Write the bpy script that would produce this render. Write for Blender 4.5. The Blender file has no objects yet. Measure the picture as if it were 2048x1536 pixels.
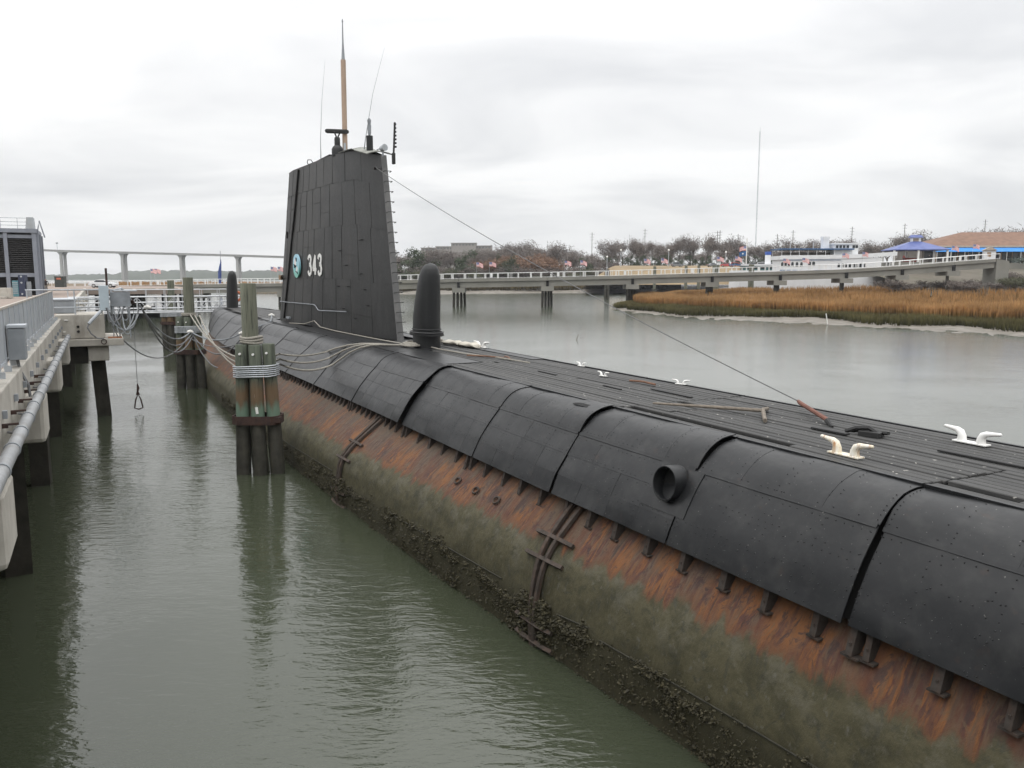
import bpy, math, random
import numpy as np
from mathutils import Vector, Matrix, noise as mnoise

# ------------------------------------------------------------------ camera, sky, sun, exposure
SC = bpy.context.scene
COL = SC.collection
R = math.radians
CAM_Z = 6.0
cam_d = bpy.data.cameras.new("camera")
cam = bpy.data.objects.new("camera", cam_d)
COL.objects.link(cam)
cam.location = (0, 0, CAM_Z)
cam.rotation_euler = (R(90 - 7.56), 0, 0)
cam_d.sensor_width = 36
cam_d.lens = 36 * 1620 / 2048
cam_d.clip_start = 0.1
cam_d.clip_end = 20000
SC.camera = cam

VAULT = 2.7
SUN_EL, SUN_AZ = R(52), R(215)
world = bpy.data.worlds.new("World")
SC.world = world
world.use_nodes = True
wn, wl = world.node_tree.nodes, world.node_tree.links
wn.clear()
w_out = wn.new('ShaderNodeOutputWorld')
w_bg = wn.new('ShaderNodeBackground')
w_bg.inputs['Strength'].default_value = 0.1
w_sky = wn.new('ShaderNodeTexSky')
w_sky.sky_type = 'NISHITA'
w_sky.sun_disc = False
w_sky.sun_elevation = SUN_EL
w_sky.sun_rotation = SUN_AZ
w_tc = wn.new('ShaderNodeTexCoord')
w_sep = wn.new('ShaderNodeSeparateXYZ')
wl.new(w_tc.outputs['Generated'], w_sep.inputs[0])
def wmath(op, a, b=None):
    n = wn.new('ShaderNodeMath'); n.operation = op
    for i, s in enumerate((a, b)):
        if s is None: continue
        if isinstance(s, (int, float)): n.inputs[i].default_value = s
        else: wl.new(s, n.inputs[i])
    return n.outputs[0]
w_den = wmath('ADD', wmath('MAXIMUM', w_sep.outputs['Z'], 0.0), 0.22)
w_comb = wn.new('ShaderNodeCombineXYZ')
wl.new(wmath('DIVIDE', w_sep.outputs['X'], w_den), w_comb.inputs[0])
wl.new(wmath('DIVIDE', w_sep.outputs['Y'], w_den), w_comb.inputs[1])
w_no = wn.new('ShaderNodeTexNoise')
w_no.inputs['Scale'].default_value = 1.25
w_no.inputs['Detail'].default_value = 5
w_no.inputs['Roughness'].default_value = 0.5
w_no.inputs['Distortion'].default_value = 0.6
w_map = wn.new('ShaderNodeMapping')
w_map.inputs['Location'].default_value = (3.7, 1.2, 0)
w_map.inputs['Scale'].default_value = (0.8, 1.15, 1)
wl.new(w_comb.outputs[0], w_map.inputs[0])
wl.new(w_map.outputs[0], w_no.inputs['Vector'])
w_rmp = wn.new('ShaderNodeValToRGB')
w_rmp.color_ramp.elements[0].position = 0.33
w_rmp.color_ramp.elements[0].color = (7.6, 7.65, 7.75, 1)
w_rmp.color_ramp.elements[1].position = 0.63
w_rmp.color_ramp.elements[1].color = (10.3, 10.25, 10.15, 1)
wl.new(w_no.outputs['Fac'], w_rmp.inputs[0])
w_mix = wn.new('ShaderNodeMix'); w_mix.data_type = 'RGBA'
w_mix.inputs[0].default_value = 0.93
wl.new(w_sky.outputs[0], w_mix.inputs[6])
# an overcast vault is brighter overhead than at the horizon
w_vlt = wn.new('ShaderNodeMix'); w_vlt.data_type = 'RGBA'; w_vlt.blend_type = 'MULTIPLY'; w_vlt.inputs[0].default_value = 1.0
w_lum = wmath('ADD', wmath('MULTIPLY', wmath('POWER', wmath('MAXIMUM', w_sep.outputs['Z'], 0.0), 2.0), VAULT), 1.0)
wl.new(w_rmp.outputs[0], w_vlt.inputs[6]); wl.new(w_lum, w_vlt.inputs[7])
wl.new(w_vlt.outputs[2], w_mix.inputs[7])
wl.new(w_mix.outputs[2], w_bg.inputs['Color'])
wl.new(w_bg.outputs[0], w_out.inputs['Surface'])

sun_d = bpy.data.lights.new("sun", 'SUN')
sun_d.energy = 0.5
sun_d.angle = R(40)
sun_d.color = (1.0, 0.97, 0.92)
sun = bpy.data.objects.new("sun", sun_d)
COL.objects.link(sun)
_sd = Vector((math.sin(SUN_AZ) * math.cos(SUN_EL), math.cos(SUN_AZ) * math.cos(SUN_EL), math.sin(SUN_EL)))
sun.rotation_euler = _sd.to_track_quat('Z', 'Y').to_euler()

SC.view_settings.view_transform = 'Standard'
SC.view_settings.look = 'None'
SC.view_settings.exposure = 0.0
SC.view_settings.gamma = 1.0
SC.view_settings.use_curve_mapping = False
SC.cycles.use_denoising = True
SC.cycles.max_bounces = 8
SC.cycles.caustics_reflective = False
SC.cycles.caustics_refractive = False

# ------------------------------------------------------------------ helpers
AX = R(27.0)                     # the quay and the boat lie 27 degrees left of the camera's view
CA, SA = math.cos(AX), math.sin(AX)
def W(u, t, z=0.0):              # quay frame -> world (u across, t along)
    return Vector((CA * u - SA * t, SA * u + CA * t, z))
def far(px, py, Y):              # a surveyed bearing and height at distance Y -> world
    return Vector(((px - 1024) / 1620 * Y * 0.992, Y, CAM_Z + (553 - py) / 1620 * Y))
def lerp(a, b, k): return a + (b - a) * k
RND = random.Random(7)

class MB:
    def __init__(s):
        s.v, s.f, s.uv = [], [], None
    def add(s, vs, fs):
        o = len(s.v); s.v += [tuple(p) for p in vs]; s.f += [tuple(i + o for i in q) for q in fs]; return s
    def box(s, c, d, rz=0.0, taper=1.0, rx=0.0):
        hx, hy, hz = d[0] / 2, d[1] / 2, d[2] / 2
        vs = []
        for z, k in ((-hz, 1), (hz, taper)):
            for x, y in ((-hx, -hy), (hx, -hy), (hx, hy), (-hx, hy)):
                p = Vector((x * k, y * k, z))
                if rx: p = Matrix.Rotation(rx, 3, 'X') @ p
                if rz: p = Matrix.Rotation(rz, 3, 'Z') @ p
                vs.append((p.x + c[0], p.y + c[1], p.z + c[2]))
        return s.add(vs, [(3, 2, 1, 0), (4, 5, 6, 7), (0, 1, 5, 4), (1, 2, 6, 5), (2, 3, 7, 6), (3, 0, 4, 7)])
    def span(s, a, b): return s.box([(a[i] + b[i]) / 2 for i in range(3)], [abs(b[i] - a[i]) for i in range(3)])
    def tube(s, pts, r, n=8, cap=True, closed=False):
        pts = [Vector(p) for p in pts]; m = len(pts)
        rs = r if isinstance(r, (list, tuple)) else [r] * m
        vs, fs = [], []; prev = None
        for i, p in enumerate(pts):
            d = (pts[(i + 1) % m] - pts[i - 1]) if closed else (pts[min(i + 1, m - 1)] - pts[max(i - 1, 0)])
            d.normalize()
            if prev is None:
                ref = Vector((0, 0, 1)) if abs(d.z) < .9 else Vector((1, 0, 0))
                a = d.cross(ref).normalized()
            else:
                a = (prev - d * prev.dot(d)).normalized()
            prev = a; b = d.cross(a)
            for k in range(n):
                q = 2 * math.pi * k / n
                vs.append(p + a * (math.cos(q) * rs[i]) + b * (math.sin(q) * rs[i]))
        for i in range(m if closed else m - 1):
            j = (i + 1) % m
            for k in range(n):
                l = (k + 1) % n
                fs.append((i * n + k, i * n + l, j * n + l, j * n + k))
        if cap and not closed:
            fs.append(tuple(range(n - 1, -1, -1))); fs.append(tuple((m - 1) * n + k for k in range(n)))
        return s.add(vs, fs)
    def loft(s, rings, close=True, cap0=True, cap1=True):
        n = len(rings[0]); vs = [p for r_ in rings for p in r_]; fs = []
        for i in range(len(rings) - 1):
            for k in range(n if close else n - 1):
                l = (k + 1) % n
                fs.append((i * n + k, i * n + l, (i + 1) * n + l, (i + 1) * n + k))
        if cap0: fs.append(tuple(range(n - 1, -1, -1)))
        if cap1: fs.append(tuple((len(rings) - 1) * n + k for k in range(n)))
        return s.add(vs, fs)
    def lathe(s, prof, n=16, c=(0, 0, 0)):
        rings = [[(c[0] + r_ * math.cos(2 * math.pi * k / n), c[1] + r_ * math.sin(2 * math.pi * k / n), c[2] + z) for k in range(n)] for r_, z in prof]
        return s.loft(rings)
    def prism(s, poly, axis, a, b):   # poly in the two other axes, extruded along axis from a to b
        def P(p, h):
            q = list(p); q.insert(axis, h); return tuple(q)
        n = len(poly)
        return s.add([P(p, a) for p in poly] + [P(p, b) for p in poly],
                     [tuple(range(n - 1, -1, -1)), tuple(range(n, 2 * n))] + [(i, (i + 1) % n, (i + 1) % n + n, i + n) for i in range(n)])
    def patch(s, fn, a0, a1, b0, b1, na, nb, th, lift=None):
        # a plate that follows surface fn(a, b) -> point, standing th proud of it, with rims
        def nrm(a, b):
            e = 1e-3
            da = fn(a + e, b) - fn(a - e, b); db = fn(a, b + e) - fn(a, b - e)
            return da.cross(db).normalized()
        vs, fs = [], []
        idx = lambda i, j, l: (l * (na + 1) + i) * (nb + 1) + j
        for l in (0, 1):
            for i in range(na + 1):
                for j in range(nb + 1):
                    ka, kb = i / na, j / nb
                    a, b = lerp(a0, a1, ka), lerp(b0, b1, kb)
                    n = nrm(a, b); h = th * l + (lift(a, b, ka, kb) if lift else 0.0)
                    vs.append(fn(a, b) + n * h)
        for i in range(na):
            for j in range(nb):
                fs.append((idx(i, j, 1), idx(i + 1, j, 1), idx(i + 1, j + 1, 1), idx(i, j + 1, 1)))
        for i in range(na):
            fs.append((idx(i, 0, 0), idx(i + 1, 0, 0), idx(i + 1, 0, 1), idx(i, 0, 1)))
            fs.append((idx(i + 1, nb, 0), idx(i, nb, 0), idx(i, nb, 1), idx(i + 1, nb, 1)))
        for j in range(nb):
            fs.append((idx(0, j + 1, 0), idx(0, j, 0), idx(0, j, 1), idx(0, j + 1, 1)))
            fs.append((idx(na, j, 0), idx(na, j + 1, 0), idx(na, j + 1, 1), idx(na, j, 1)))
        return s.add(vs, fs)
    def mesh(s, name, mat, smooth=False):
        me = bpy.data.meshes.new(name)
        me.from_pydata(s.v, [], s.f); me.validate(); me.update()
        if mat: me.materials.append(mat)
        if smooth:
            me.polygons.foreach_set('use_smooth', [True] * len(me.polygons))
            me.set_sharp_from_angle(angle=R(smooth if smooth is not True else 40))
        return me
    def build(s, name, mat, parent=None, smooth=False, bevel=0.0, **kw):
        return put(name, s.mesh(name, mat, smooth), parent, bevel=bevel, **kw)

def put(name, me, parent=None, loc=(0, 0, 0), rz=0.0, label=None, cat=None, group=None, kind=None, bevel=0.0):
    o = bpy.data.objects.new(name, me); COL.objects.link(o)
    o.location = loc; o.rotation_euler = (0, 0, rz)
    if parent: o.parent = parent
    if bevel:
        m = o.modifiers.new('bevel', 'BEVEL'); m.width = bevel; m.segments = 2; m.limit_method = 'ANGLE'; m.angle_limit = R(40)
    tag(o, label, cat, group, kind); return o
def tag(o, label=None, cat=None, group=None, kind=None):
    if label: o['label'] = label
    if cat: o['category'] = cat
    if group: o['group'] = group
    if kind: o['kind'] = kind
    return o
def thing(name, label, cat, loc=(0, 0, 0), rz=0.0, group=None):
    o = bpy.data.objects.new(name, None); COL.objects.link(o)
    o.empty_display_size = .2
    o.location = loc; o.rotation_euler = (0, 0, rz)
    return tag(o, label, cat, group)
def copy_tree(o, parent=None):
    c = o.copy(); COL.objects.link(c); c.parent = parent
    for ch in [x for x in KIDS.get(o.name, [])]: copy_tree(ch, c)
    return c
KIDS = {}
def note_kids(root):
    KIDS[root.name] = [x for x in COL.objects if x.parent == root]
    for k in KIDS[root.name]: note_kids(k)
def dup(root, loc, rz, label=None, group=None, scale=None):
    if root.name not in KIDS: note_kids(root)
    c = copy_tree(root); c.location = loc; c.rotation_euler = (0, 0, rz)
    if scale: c.scale = (scale,) * 3 if isinstance(scale, (int, float)) else scale
    tag(c, label, None, group); return c

# ------------------------------------------------------------------ materials
class NT:
    def __init__(s, name):
        s.m = bpy.data.materials.new(name); s.m.use_nodes = True
        s.t = s.m.node_tree; s.n = s.t.nodes; s.l = s.t.links
        s.b = s.n['Principled BSDF']; s.out = s.n['Material Output']
        s._tc = None
    def new(s, k): return s.n.new(k)
    def tc(s, which='Object'):
        if not s._tc: s._tc = s.new('ShaderNodeTexCoord')
        return s._tc.outputs[which]
    def map(s, vec, sc=(1, 1, 1), loc=(0, 0, 0)):
        m = s.new('ShaderNodeMapping'); m.inputs['Scale'].default_value = sc; m.inputs['Location'].default_value = loc
        s.l.new(vec, m.inputs[0]); return m.outputs[0]
    def noise(s, vec, scale, detail=4, rough=.55, dist=0.0):
        n = s.new('ShaderNodeTexNoise'); n.inputs['Scale'].default_value = scale; n.inputs['Detail'].default_value = detail
        n.inputs['Roughness'].default_value = rough; n.inputs['Distortion'].default_value = dist
        s.l.new(vec, n.inputs['Vector']); return n.outputs['Fac']
    def ramp(s, fac, stops):
        r_ = s.new('ShaderNodeValToRGB'); e = r_.color_ramp.elements
        while len(e) < len(stops): e.new(.5)
        for i, (p, c) in enumerate(stops):
            e[i].position = p
            e[i].color = (c, c, c, 1) if isinstance(c, (int, float)) else (*c[:3], 1)
        s.l.new(fac, r_.inputs[0]); return r_.outputs[0]
    def mix(s, fac, a, b, mode='MIX'):
        m = s.new('ShaderNodeMix'); m.data_type = 'RGBA'; m.blend_type = mode
        for sock, v in ((m.inputs[0], fac), (m.inputs[6], a), (m.inputs[7], b)):
            if isinstance(v, (int, float)): sock.default_value = v if sock.type == 'VALUE' else (v, v, v, 1)
            elif isinstance(v, tuple): sock.default_value = (*v[:3], 1)
            else: s.l.new(v, sock)
        return m.outputs[2]
    def math(s, op, a, b=None, c=None, clamp=False):
        n = s.new('ShaderNodeMath'); n.operation = op; n.use_clamp = clamp
        for i, v in enumerate((a, b, c)):
            if v is None: continue
            if isinstance(v, (int, float)): n.inputs[i].default_value = v
            else: s.l.new(v, n.inputs[i])
        return n.outputs[0]
    def set(s, key, v):
        i = s.b.inputs[key]
        if isinstance(v, (int, float)): i.default_value = v
        elif isinstance(v, tuple): i.default_value = (*v[:3], 1)
        else: s.l.new(v, i)
    def bump(s, h, strength=.3, dist=.02, prev=None):
        b = s.new('ShaderNodeBump'); b.inputs['Strength'].default_value = strength; b.inputs['Distance'].default_value = dist
        s.l.new(h, b.inputs['Height'])
        if prev: s.l.new(prev, b.inputs['Normal'])
        s.l.new(b.outputs[0], s.b.inputs['Normal']); return b.outputs[0]
    def rand(s): return s.new('ShaderNodeObjectInfo').outputs['Random']

MATS = {}
def mat(name, c1, c2=None, scale=2.0, rough=.7, bump=0.0, bscale=None, metal=0.0, vary=0.0, stretch=(1, 1, 1), spec=None, grime=None, detail=5):
    if name in MATS: return MATS[name]
    n = NT(name); c2 = c2 or tuple(x * .8 for x in c1)
    v = n.map(n.tc(), stretch)
    f = n.noise(v, scale, detail)
    col = n.mix(n.ramp(f, [(.35, 0), (.65, 1)]), c1, c2)
    if grime:
        g = n.noise(n.map(n.tc(), (stretch[0] * 1.7, stretch[1] * 1.7, stretch[2] * .5)), scale * .7, 6, .65)
        col = n.mix(n.ramp(g, [(.5, 0), (.72, grime[1])]), col, grime[0])
    if vary:
        col = n.mix(1.0, col, n.ramp(n.rand(), [(0, 1 - vary), (1, 1 + vary * .6)]), 'MULTIPLY')
    n.set('Base Color', col); n.set('Metallic', metal)
    n.set('Roughness', n.ramp(f, [(.3, max(0, rough - .08)), (.7, min(1, rough + .08))]))
    if spec is not None: n.set('Specular IOR Level', spec)
    if bump: n.bump(n.noise(v, bscale or scale * 4, 6, .6), bump, .02)
    MATS[name] = n.m; return n.m
# ------------------------------------------------------------------ shared materials
def black_paint(name, c1, c2, rough, vary=.12, dust=.25):
    n = NT(name)
    v = n.tc()
    big = n.noise(v, .55, 5, .6); fine = n.noise(v, 9, 6, .65)
    col = n.mix(n.ramp(big, [(.35, 0), (.66, 1)]), c1, c2)
    streak = n.noise(n.map(v, (5, 2.2, .5)), 1.3, 5, .6)
    col = n.mix(n.ramp(streak, [(.50, 0), (.78, dust)]), col, (.075, .074, .070))
    chalk = n.noise(n.map(v, (1, 1, 1), (3, 8, 1)), 2.3, 7, .7)
    col = n.mix(n.ramp(chalk, [(.52, 0), (.70, dust * 1.4)]), col, (.034, .034, .033))
    weep = n.noise(n.map(v, (7, 3, .35), (1, 4, 7)), 1.1, 5, .6)
    col = n.mix(n.ramp(weep, [(.64, 0), (.72, .45)]), col, (.034, .020, .014))
    spots = n.noise(v, 42, 2, .4)
    col = n.mix(n.ramp(spots, [(.735, 0), (.765, .45)]), col, (.3, .29, .27))
    col = n.mix(1.0, col, n.ramp(n.rand(), [(0, 1 - vary), (1, 1 + vary)]), 'MULTIPLY')
    n.set('Base Color', col); n.set('Specular IOR Level', .38)
    n.set('Roughness', n.math('ADD', n.math('MULTIPLY', fine, .22), rough - .11))
    b1 = n.bump(big, .35, .05)
    n.bump(fine, .16, .006, b1)
    return n.m
M_plate = black_paint('black_plate_paint', (.0064, .0071, .0083), (.0100, .0107, .0118), .38)
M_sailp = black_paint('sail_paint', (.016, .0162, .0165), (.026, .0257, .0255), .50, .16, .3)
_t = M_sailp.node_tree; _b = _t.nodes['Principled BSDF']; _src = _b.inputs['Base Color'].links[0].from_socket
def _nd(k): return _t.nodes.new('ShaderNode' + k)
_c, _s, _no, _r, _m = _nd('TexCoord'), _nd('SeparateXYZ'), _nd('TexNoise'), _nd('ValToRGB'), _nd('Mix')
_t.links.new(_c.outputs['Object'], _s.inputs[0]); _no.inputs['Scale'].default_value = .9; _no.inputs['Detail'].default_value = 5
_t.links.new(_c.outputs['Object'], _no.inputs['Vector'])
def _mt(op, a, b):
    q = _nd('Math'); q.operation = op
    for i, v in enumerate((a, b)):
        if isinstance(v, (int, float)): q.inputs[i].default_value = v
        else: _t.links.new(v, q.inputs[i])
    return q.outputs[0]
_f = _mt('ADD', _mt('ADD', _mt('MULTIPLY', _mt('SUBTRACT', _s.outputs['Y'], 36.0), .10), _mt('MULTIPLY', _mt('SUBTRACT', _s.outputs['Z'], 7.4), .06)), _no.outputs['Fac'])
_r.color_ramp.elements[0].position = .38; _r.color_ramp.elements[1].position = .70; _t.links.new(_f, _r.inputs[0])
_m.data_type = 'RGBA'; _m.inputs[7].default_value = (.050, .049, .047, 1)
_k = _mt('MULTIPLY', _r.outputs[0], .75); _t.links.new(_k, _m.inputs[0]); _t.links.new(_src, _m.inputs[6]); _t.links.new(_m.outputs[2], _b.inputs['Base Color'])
M_dark = mat('dark_inside', (.008, .008, .008), rough=.9)
M_fin = black_paint('fin_paint', (.010, .0108, .0115), (.014, .0145, .015), .45, .05, .12)
M_plank = mat('deck_plank_paint', (.036, .036, .036), (.058, .057, .055), 3.0, .62, .35, 30, vary=.22, stretch=(6, .5, 6), grime=((.09, .087, .08), .45), spec=.3)
M_grey = mat('grey_metal', (.26, .28, .30), (.2, .215, .23), 3, .5, .1)
M_lgrey = mat('light_grey_paint', (.42, .45, .48), (.36, .385, .41), 1.5, .55, .08, grime=((.25, .24, .22), .5))
M_sgrey = mat('stern_strip_grey', (.13, .128, .125), (.09, .09, .09), 2.5, .6, .1)
M_white = mat('white_paint', (.8, .8, .78), (.7, .69, .66), 3, .45)
M_rwhite = mat('rusty_white_paint', (.74, .72, .66), (.66, .60, .46), 9, .5, .1, grime=((.36, .15, .03), 1.0), stretch=(1.6, 1.6, .9))
M_rust = mat('rust_iron', (.048, .024, .018), (.028, .016, .014), 6, .85, .4, grime=((.09, .04, .018), .5))
_t = M_plank.node_tree; _b = _t.nodes['Principled BSDF']; _src = _b.inputs['Base Color'].links[0].from_socket
_g = _t.nodes.new('ShaderNodeNewGeometry'); _no = _t.nodes.new('ShaderNodeTexNoise'); _no.inputs['Scale'].default_value = 11; _no.inputs['Detail'].default_value = 2
_r = _t.nodes.new('ShaderNodeValToRGB'); _r.color_ramp.elements[0].position = .70; _r.color_ramp.elements[1].position = .735
_m = _t.nodes.new('ShaderNodeMix'); _m.data_type = 'RGBA'; _m.inputs[7].default_value = (.34, .33, .30, 1)
_t.links.new(_g.outputs['Position'], _no.inputs['Vector']); _t.links.new(_no.outputs['Fac'], _r.inputs[0]); _t.links.new(_r.outputs[0], _m.inputs[0]); _t.links.new(_src, _m.inputs[6]); _t.links.new(_m.outputs[2], _b.inputs['Base Color'])
M_rope = mat('weathered_rope', (.33, .31, .27), (.22, .205, .175), 30, .9, .5)
M_drope = mat('grey_cable', (.20, .205, .21), (.14, .14, .145), 12, .7)
M_wrope = mat('white_tape', (.75, .74, .70), (.6, .58, .54), 10, .8)
M_tan = mat('tan_timber', (.42, .29, .19), (.33, .22, .14), 6, .8, .2, stretch=(1, 1, .2))
M_concrete = mat('concrete', (.45, .425, .38), (.35, .33, .29), 1.6, .85, .25, 14, grime=((.15, .13, .105), .6))
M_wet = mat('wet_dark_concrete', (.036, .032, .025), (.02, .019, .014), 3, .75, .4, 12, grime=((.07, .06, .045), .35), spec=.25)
M_glass = mat('dark_glass', (.02, .025, .03), rough=.12)
M_black = mat('black_rubber', (.018, .018, .018), rough=.7)

# ------------------------------------------------------------------ water
n = NT('water')
v = n.tc()
n.set('Base Color', n.mix(n.ramp(n.noise(v, .04, 3), [(.35, 0), (.65, 1)]), (.039, .046, .028), (.046, .053, .035)))
n.set('IOR', 1.6); h1 = n.noise(n.map(v, (1.5, 3.6, 1)), 1.0, 3, .5, .7)
h2 = n.noise(n.map(v, (4.5, 10.5, 1)), 1.0, 3, .55, .5)
h3 = n.noise(n.map(v, (.35, .6, 1)), 1.0, 2, .5, .5)
calm = n.ramp(n.noise(v, .13, 3, .5, .4), [(.38, .2), (.62, 1.0)])
hh = n.math('ADD', n.math('MULTIPLY', h1, 1.0), n.math('MULTIPLY', h2, .50))
hh = n.math('ADD', n.math('MULTIPLY', hh, calm), n.math('MULTIPLY', h3, .9))
# the basin beyond the boat lies in the lee and is calmer
ws = n.new('ShaderNodeSeparateXYZ'); n.l.new(v, ws.inputs[0])
wu = n.math('ADD', n.math('MULTIPLY', ws.outputs['X'], CA), n.math('MULTIPLY', ws.outputs['Y'], SA))
lee = n.math('SUBTRACT', 1.0, n.math('MULTIPLY', n.math('DIVIDE', n.math('SUBTRACT', wu, 9.0), 8.0, clamp=True), .58))
hh = n.math('MULTIPLY', hh, lee)
# ripples too fine to model act as roughness where the water is seen from far
dist = n.math('DIVIDE', n.math('SUBTRACT', ws.outputs['Y'], 14.0), 70.0, clamp=True)
hh = n.math('MULTIPLY', hh, n.math('SUBTRACT', 1.0, n.math('MULTIPLY', dist, .5)))
n.set('Roughness', n.math('ADD', .03, n.math('ADD', n.math('MULTIPLY', dist, .08), n.math('MULTIPLY', n.math('DIVIDE', n.math('SUBTRACT', wu, 9.0), 8.0, clamp=True), .05))))
n.bump(hh, 1.0, .025)
m = MB(); S = 7000
m.add([(-S, -300, 0), (S, -300, 0), (S, 12000, 0), (-S, 12000, 0)], [(0, 1, 2, 3)])
m.build('water', n.m, kind='structure')

# ------------------------------------------------------------------ submarine
SUB = thing('submarine', 'long black submarine with rusty waterline moored beside the concrete pier', 'submarine', W(9.5, 0, 0), AX)
I = lambda t, xs, ys: float(np.interp(t, xs, ys))
DECK = 3.72
def deck_h(t): return I(t, [-10, 0, 5, 30, 42, 52, 60, 70, 76], [1.2, 1.42, 1.5, 1.55, 1.85, 1.9, 1.6, .8, .2])
def seam_h(t): return I(t, [-10, 0, 5, 12, 30, 38, 48, 56, 64, 72, 76], [1.7, 1.95, 2.1, 2.2, 2.2, 2.35, 2.5, 2.45, 1.95, 1.0, .35])
def low_h(t): return I(t, [-10, 0, 4, 12, 22, 30, 38, 46, 54, 62, 70, 76], [2.1, 2.4, 2.55, 2.8, 2.95, 3.15, 3.42, 3.55, 3.25, 2.45, 1.3, .42])
def rust_hz(t):
    xs = [-10, 0, 4.6, 8.3, 13, 20, 26, 36, 46, 54, 62, 70, 76]
    return (I(t, xs, [2.0, 2.35, 2.68, 2.97, 3.3, 3.75, 4.02, 4.3, 4.3, 3.8, 2.75, 1.45, .45]),
            I(t, xs, [1.62, 1.62, 1.6, 1.58, 1.5, 1.36, 1.25, 1.2, 1.2, 1.25, 1.4, 1.6, 1.7]))
def water_h(t): return I(t, [-10, 0, 7, 9.3, 15, 21, 26, 35, 43, 50, 58, 66, 72, 76], [2.1, 2.62, 3.05, 3.26, 3.72, 4.06, 4.28, 4.5, 4.6, 4.3, 3.3, 2.0, 1.0, .35])
def port(t, s):
    d, q, l = deck_h(t), seam_h(t), low_h(t)
    if s <= 1:
        c = max(q - .24, d + .01)
        x = (1 - s) ** 2 * d + 2 * s * (1 - s) * c + s * s * q
        z = (1 - s) ** 2 * 3.67 + 2 * s * (1 - s) * 3.665 + s * s * 3.3
    else:
        k = s - 1
        x = lerp(q, l, k) + .05 * math.sin(math.pi * k); z = lerp(3.3, 2.33, k)
    return Vector((-x, t, z))
def stbd(t, s):
    p = port(t, 2 - s); return Vector((-p.x, p.y, p.z))

SEC = [-14.0, -10.2, -6.5, -2.9, 0.0, 2.9, 5.7, 8.65, 11.7, 14.8, 19.0, 23.2, 27.4, 31.5, 36, 41, 46, 51, 56, 61, 66, 72]
rnd = random.Random(11)
BIG = {5.7: (.02, .06), 19.0: (.06, .11), 8.65: (.065, .014), 11.7: (.065, .014), 14.8: (.016, .016), 2.9: (.02, .02)}
for i in range(len(SEC) - 1):
    T0, T1 = SEC[i], SEC[i + 1]
    w = .76 if T1 < 24 else (1.05 if T1 < 47 else 1.7)
    k = max(1, round((T1 - T0) / w))
    cuts = [T0 + (T1 - T0) * j / k + (rnd.uniform(-.06, .06) if 0 < j < k else 0) for j in range(k + 1)]
    big = BIG.get(T0, (.014, .016))
    def lift(a, b, ka, kb, T0=T0, T1=T1, big=big):
        q = max(0, min(1, (a - T0) / (T1 - T0)))
        d = .02 + lerp(big[0], big[1], max(0, min(1, (b - .72) / .3))) * (1 - q) ** 2.6
        return d + .030 * (mnoise.noise(Vector((a * .8, b * 1.7, 3.1))) + .4 * mnoise.noise(Vector((a * 2.1, b * 4, 9)))) + lift.o * (1 - kb * .4)
    sg_ = .0007 if T0 < 8 else (.0018 if T0 < 18 else .0036)
    for j in range(k):
        a0, a1 = cuts[j] + sg_, cuts[j + 1] - sg_
        if j == 0: a0 += .004
        if j == k - 1: a1 -= (.012 if T1 in BIG else .004)
        fine = a0 < 24
        lift.o = rnd.uniform(-.002, .003)
        MB().patch(port, a0, a1, 0.0, .985, 3 if fine else 2, 7 if fine else 5, .013, lift).build('shoulder_plate', M_plate, SUB, smooth=True)
        # the nearest side sheets are single plates; farther aft-to-fore they are pieced from smaller ones
        if T0 < 8 and j < k - 1: continue
        if T0 < 8:
            lift.o = 0
            MB().patch(port, T0 + .007, a1 - (.03 if T1 == 5.7 else 0), 1.012, 2.0, 3 * k, 9, .013, lift).build('side_plate', M_plate, SUB, smooth=True); continue
        rows = [1.012, 1.35, 1.68, 2.0]
        for r_ in range(3):
            lift.o = rnd.uniform(-.002, .003)
            wedge = (.04 * r_ / 2 if (j == k - 1 and SEC[i + 1] in (5.7, 19.0, 11.7)) else 0)
            MB().patch(port, a0, a1 - wedge, rows[r_] + sg_, rows[r_ + 1] - sg_, 3 if fine else 1, 3 if fine else 1, .013, lift).build('side_plate', M_plate, SUB, smooth=True)
    lift.o = 0
    e1 = T1 - (.024 if T1 in BIG else .006)
    MB().patch(port, T0 + .006, e1, 0.0, .99, 2 * k, 6, .002, lift).build('shoulder_backing', M_plate, SUB, smooth=True)
    MB().patch(port, T0 + .006, e1 - (.035 if T1 in (5.7, 19.0, 11.7) else 0), 1.0, 1.995, 2 * k, 6, .002, lift).build('side_backing', M_plate, SUB, smooth=True)
    MB().patch(port, T0 + .02, T1 - .02, .975, 1.025, 6, 2, .026, lift).build('seam_strip', M_plate, SUB, smooth=True)
    MB().patch(stbd, T0 + .02, T1 - .02, 0.0, 1.0, 3, 1, .012).build('starboard_side_plate', M_plate, SUB, smooth=True)
    MB().patch(stbd, T0 + .02, T1 - .02, 1.01, 2.0, 3, 5, .012).build('starboard_shoulder_plate', M_plate, SUB, smooth=True)
# inner casing, keeps the gaps dark
rings = []
for t in np.arange(-14.0, 72.6, 1.5):
    pr = [port(t, s) for s in (0, .35, .7, 1, 2)]
    pr = [Vector((p.x * .96 + .03, p.y, p.z - .06)) for p in pr]
    pr[0].z = 3.60; pr[-1].x = -(low_h(t) - .12); pr[-1].z = 2.33
    rings.append([tuple(p) for p in pr] + [(-p.x, p.y, p.z) for p in reversed(pr)])
MB().loft(rings).build('inner_casing', M_dark, SUB)

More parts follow.
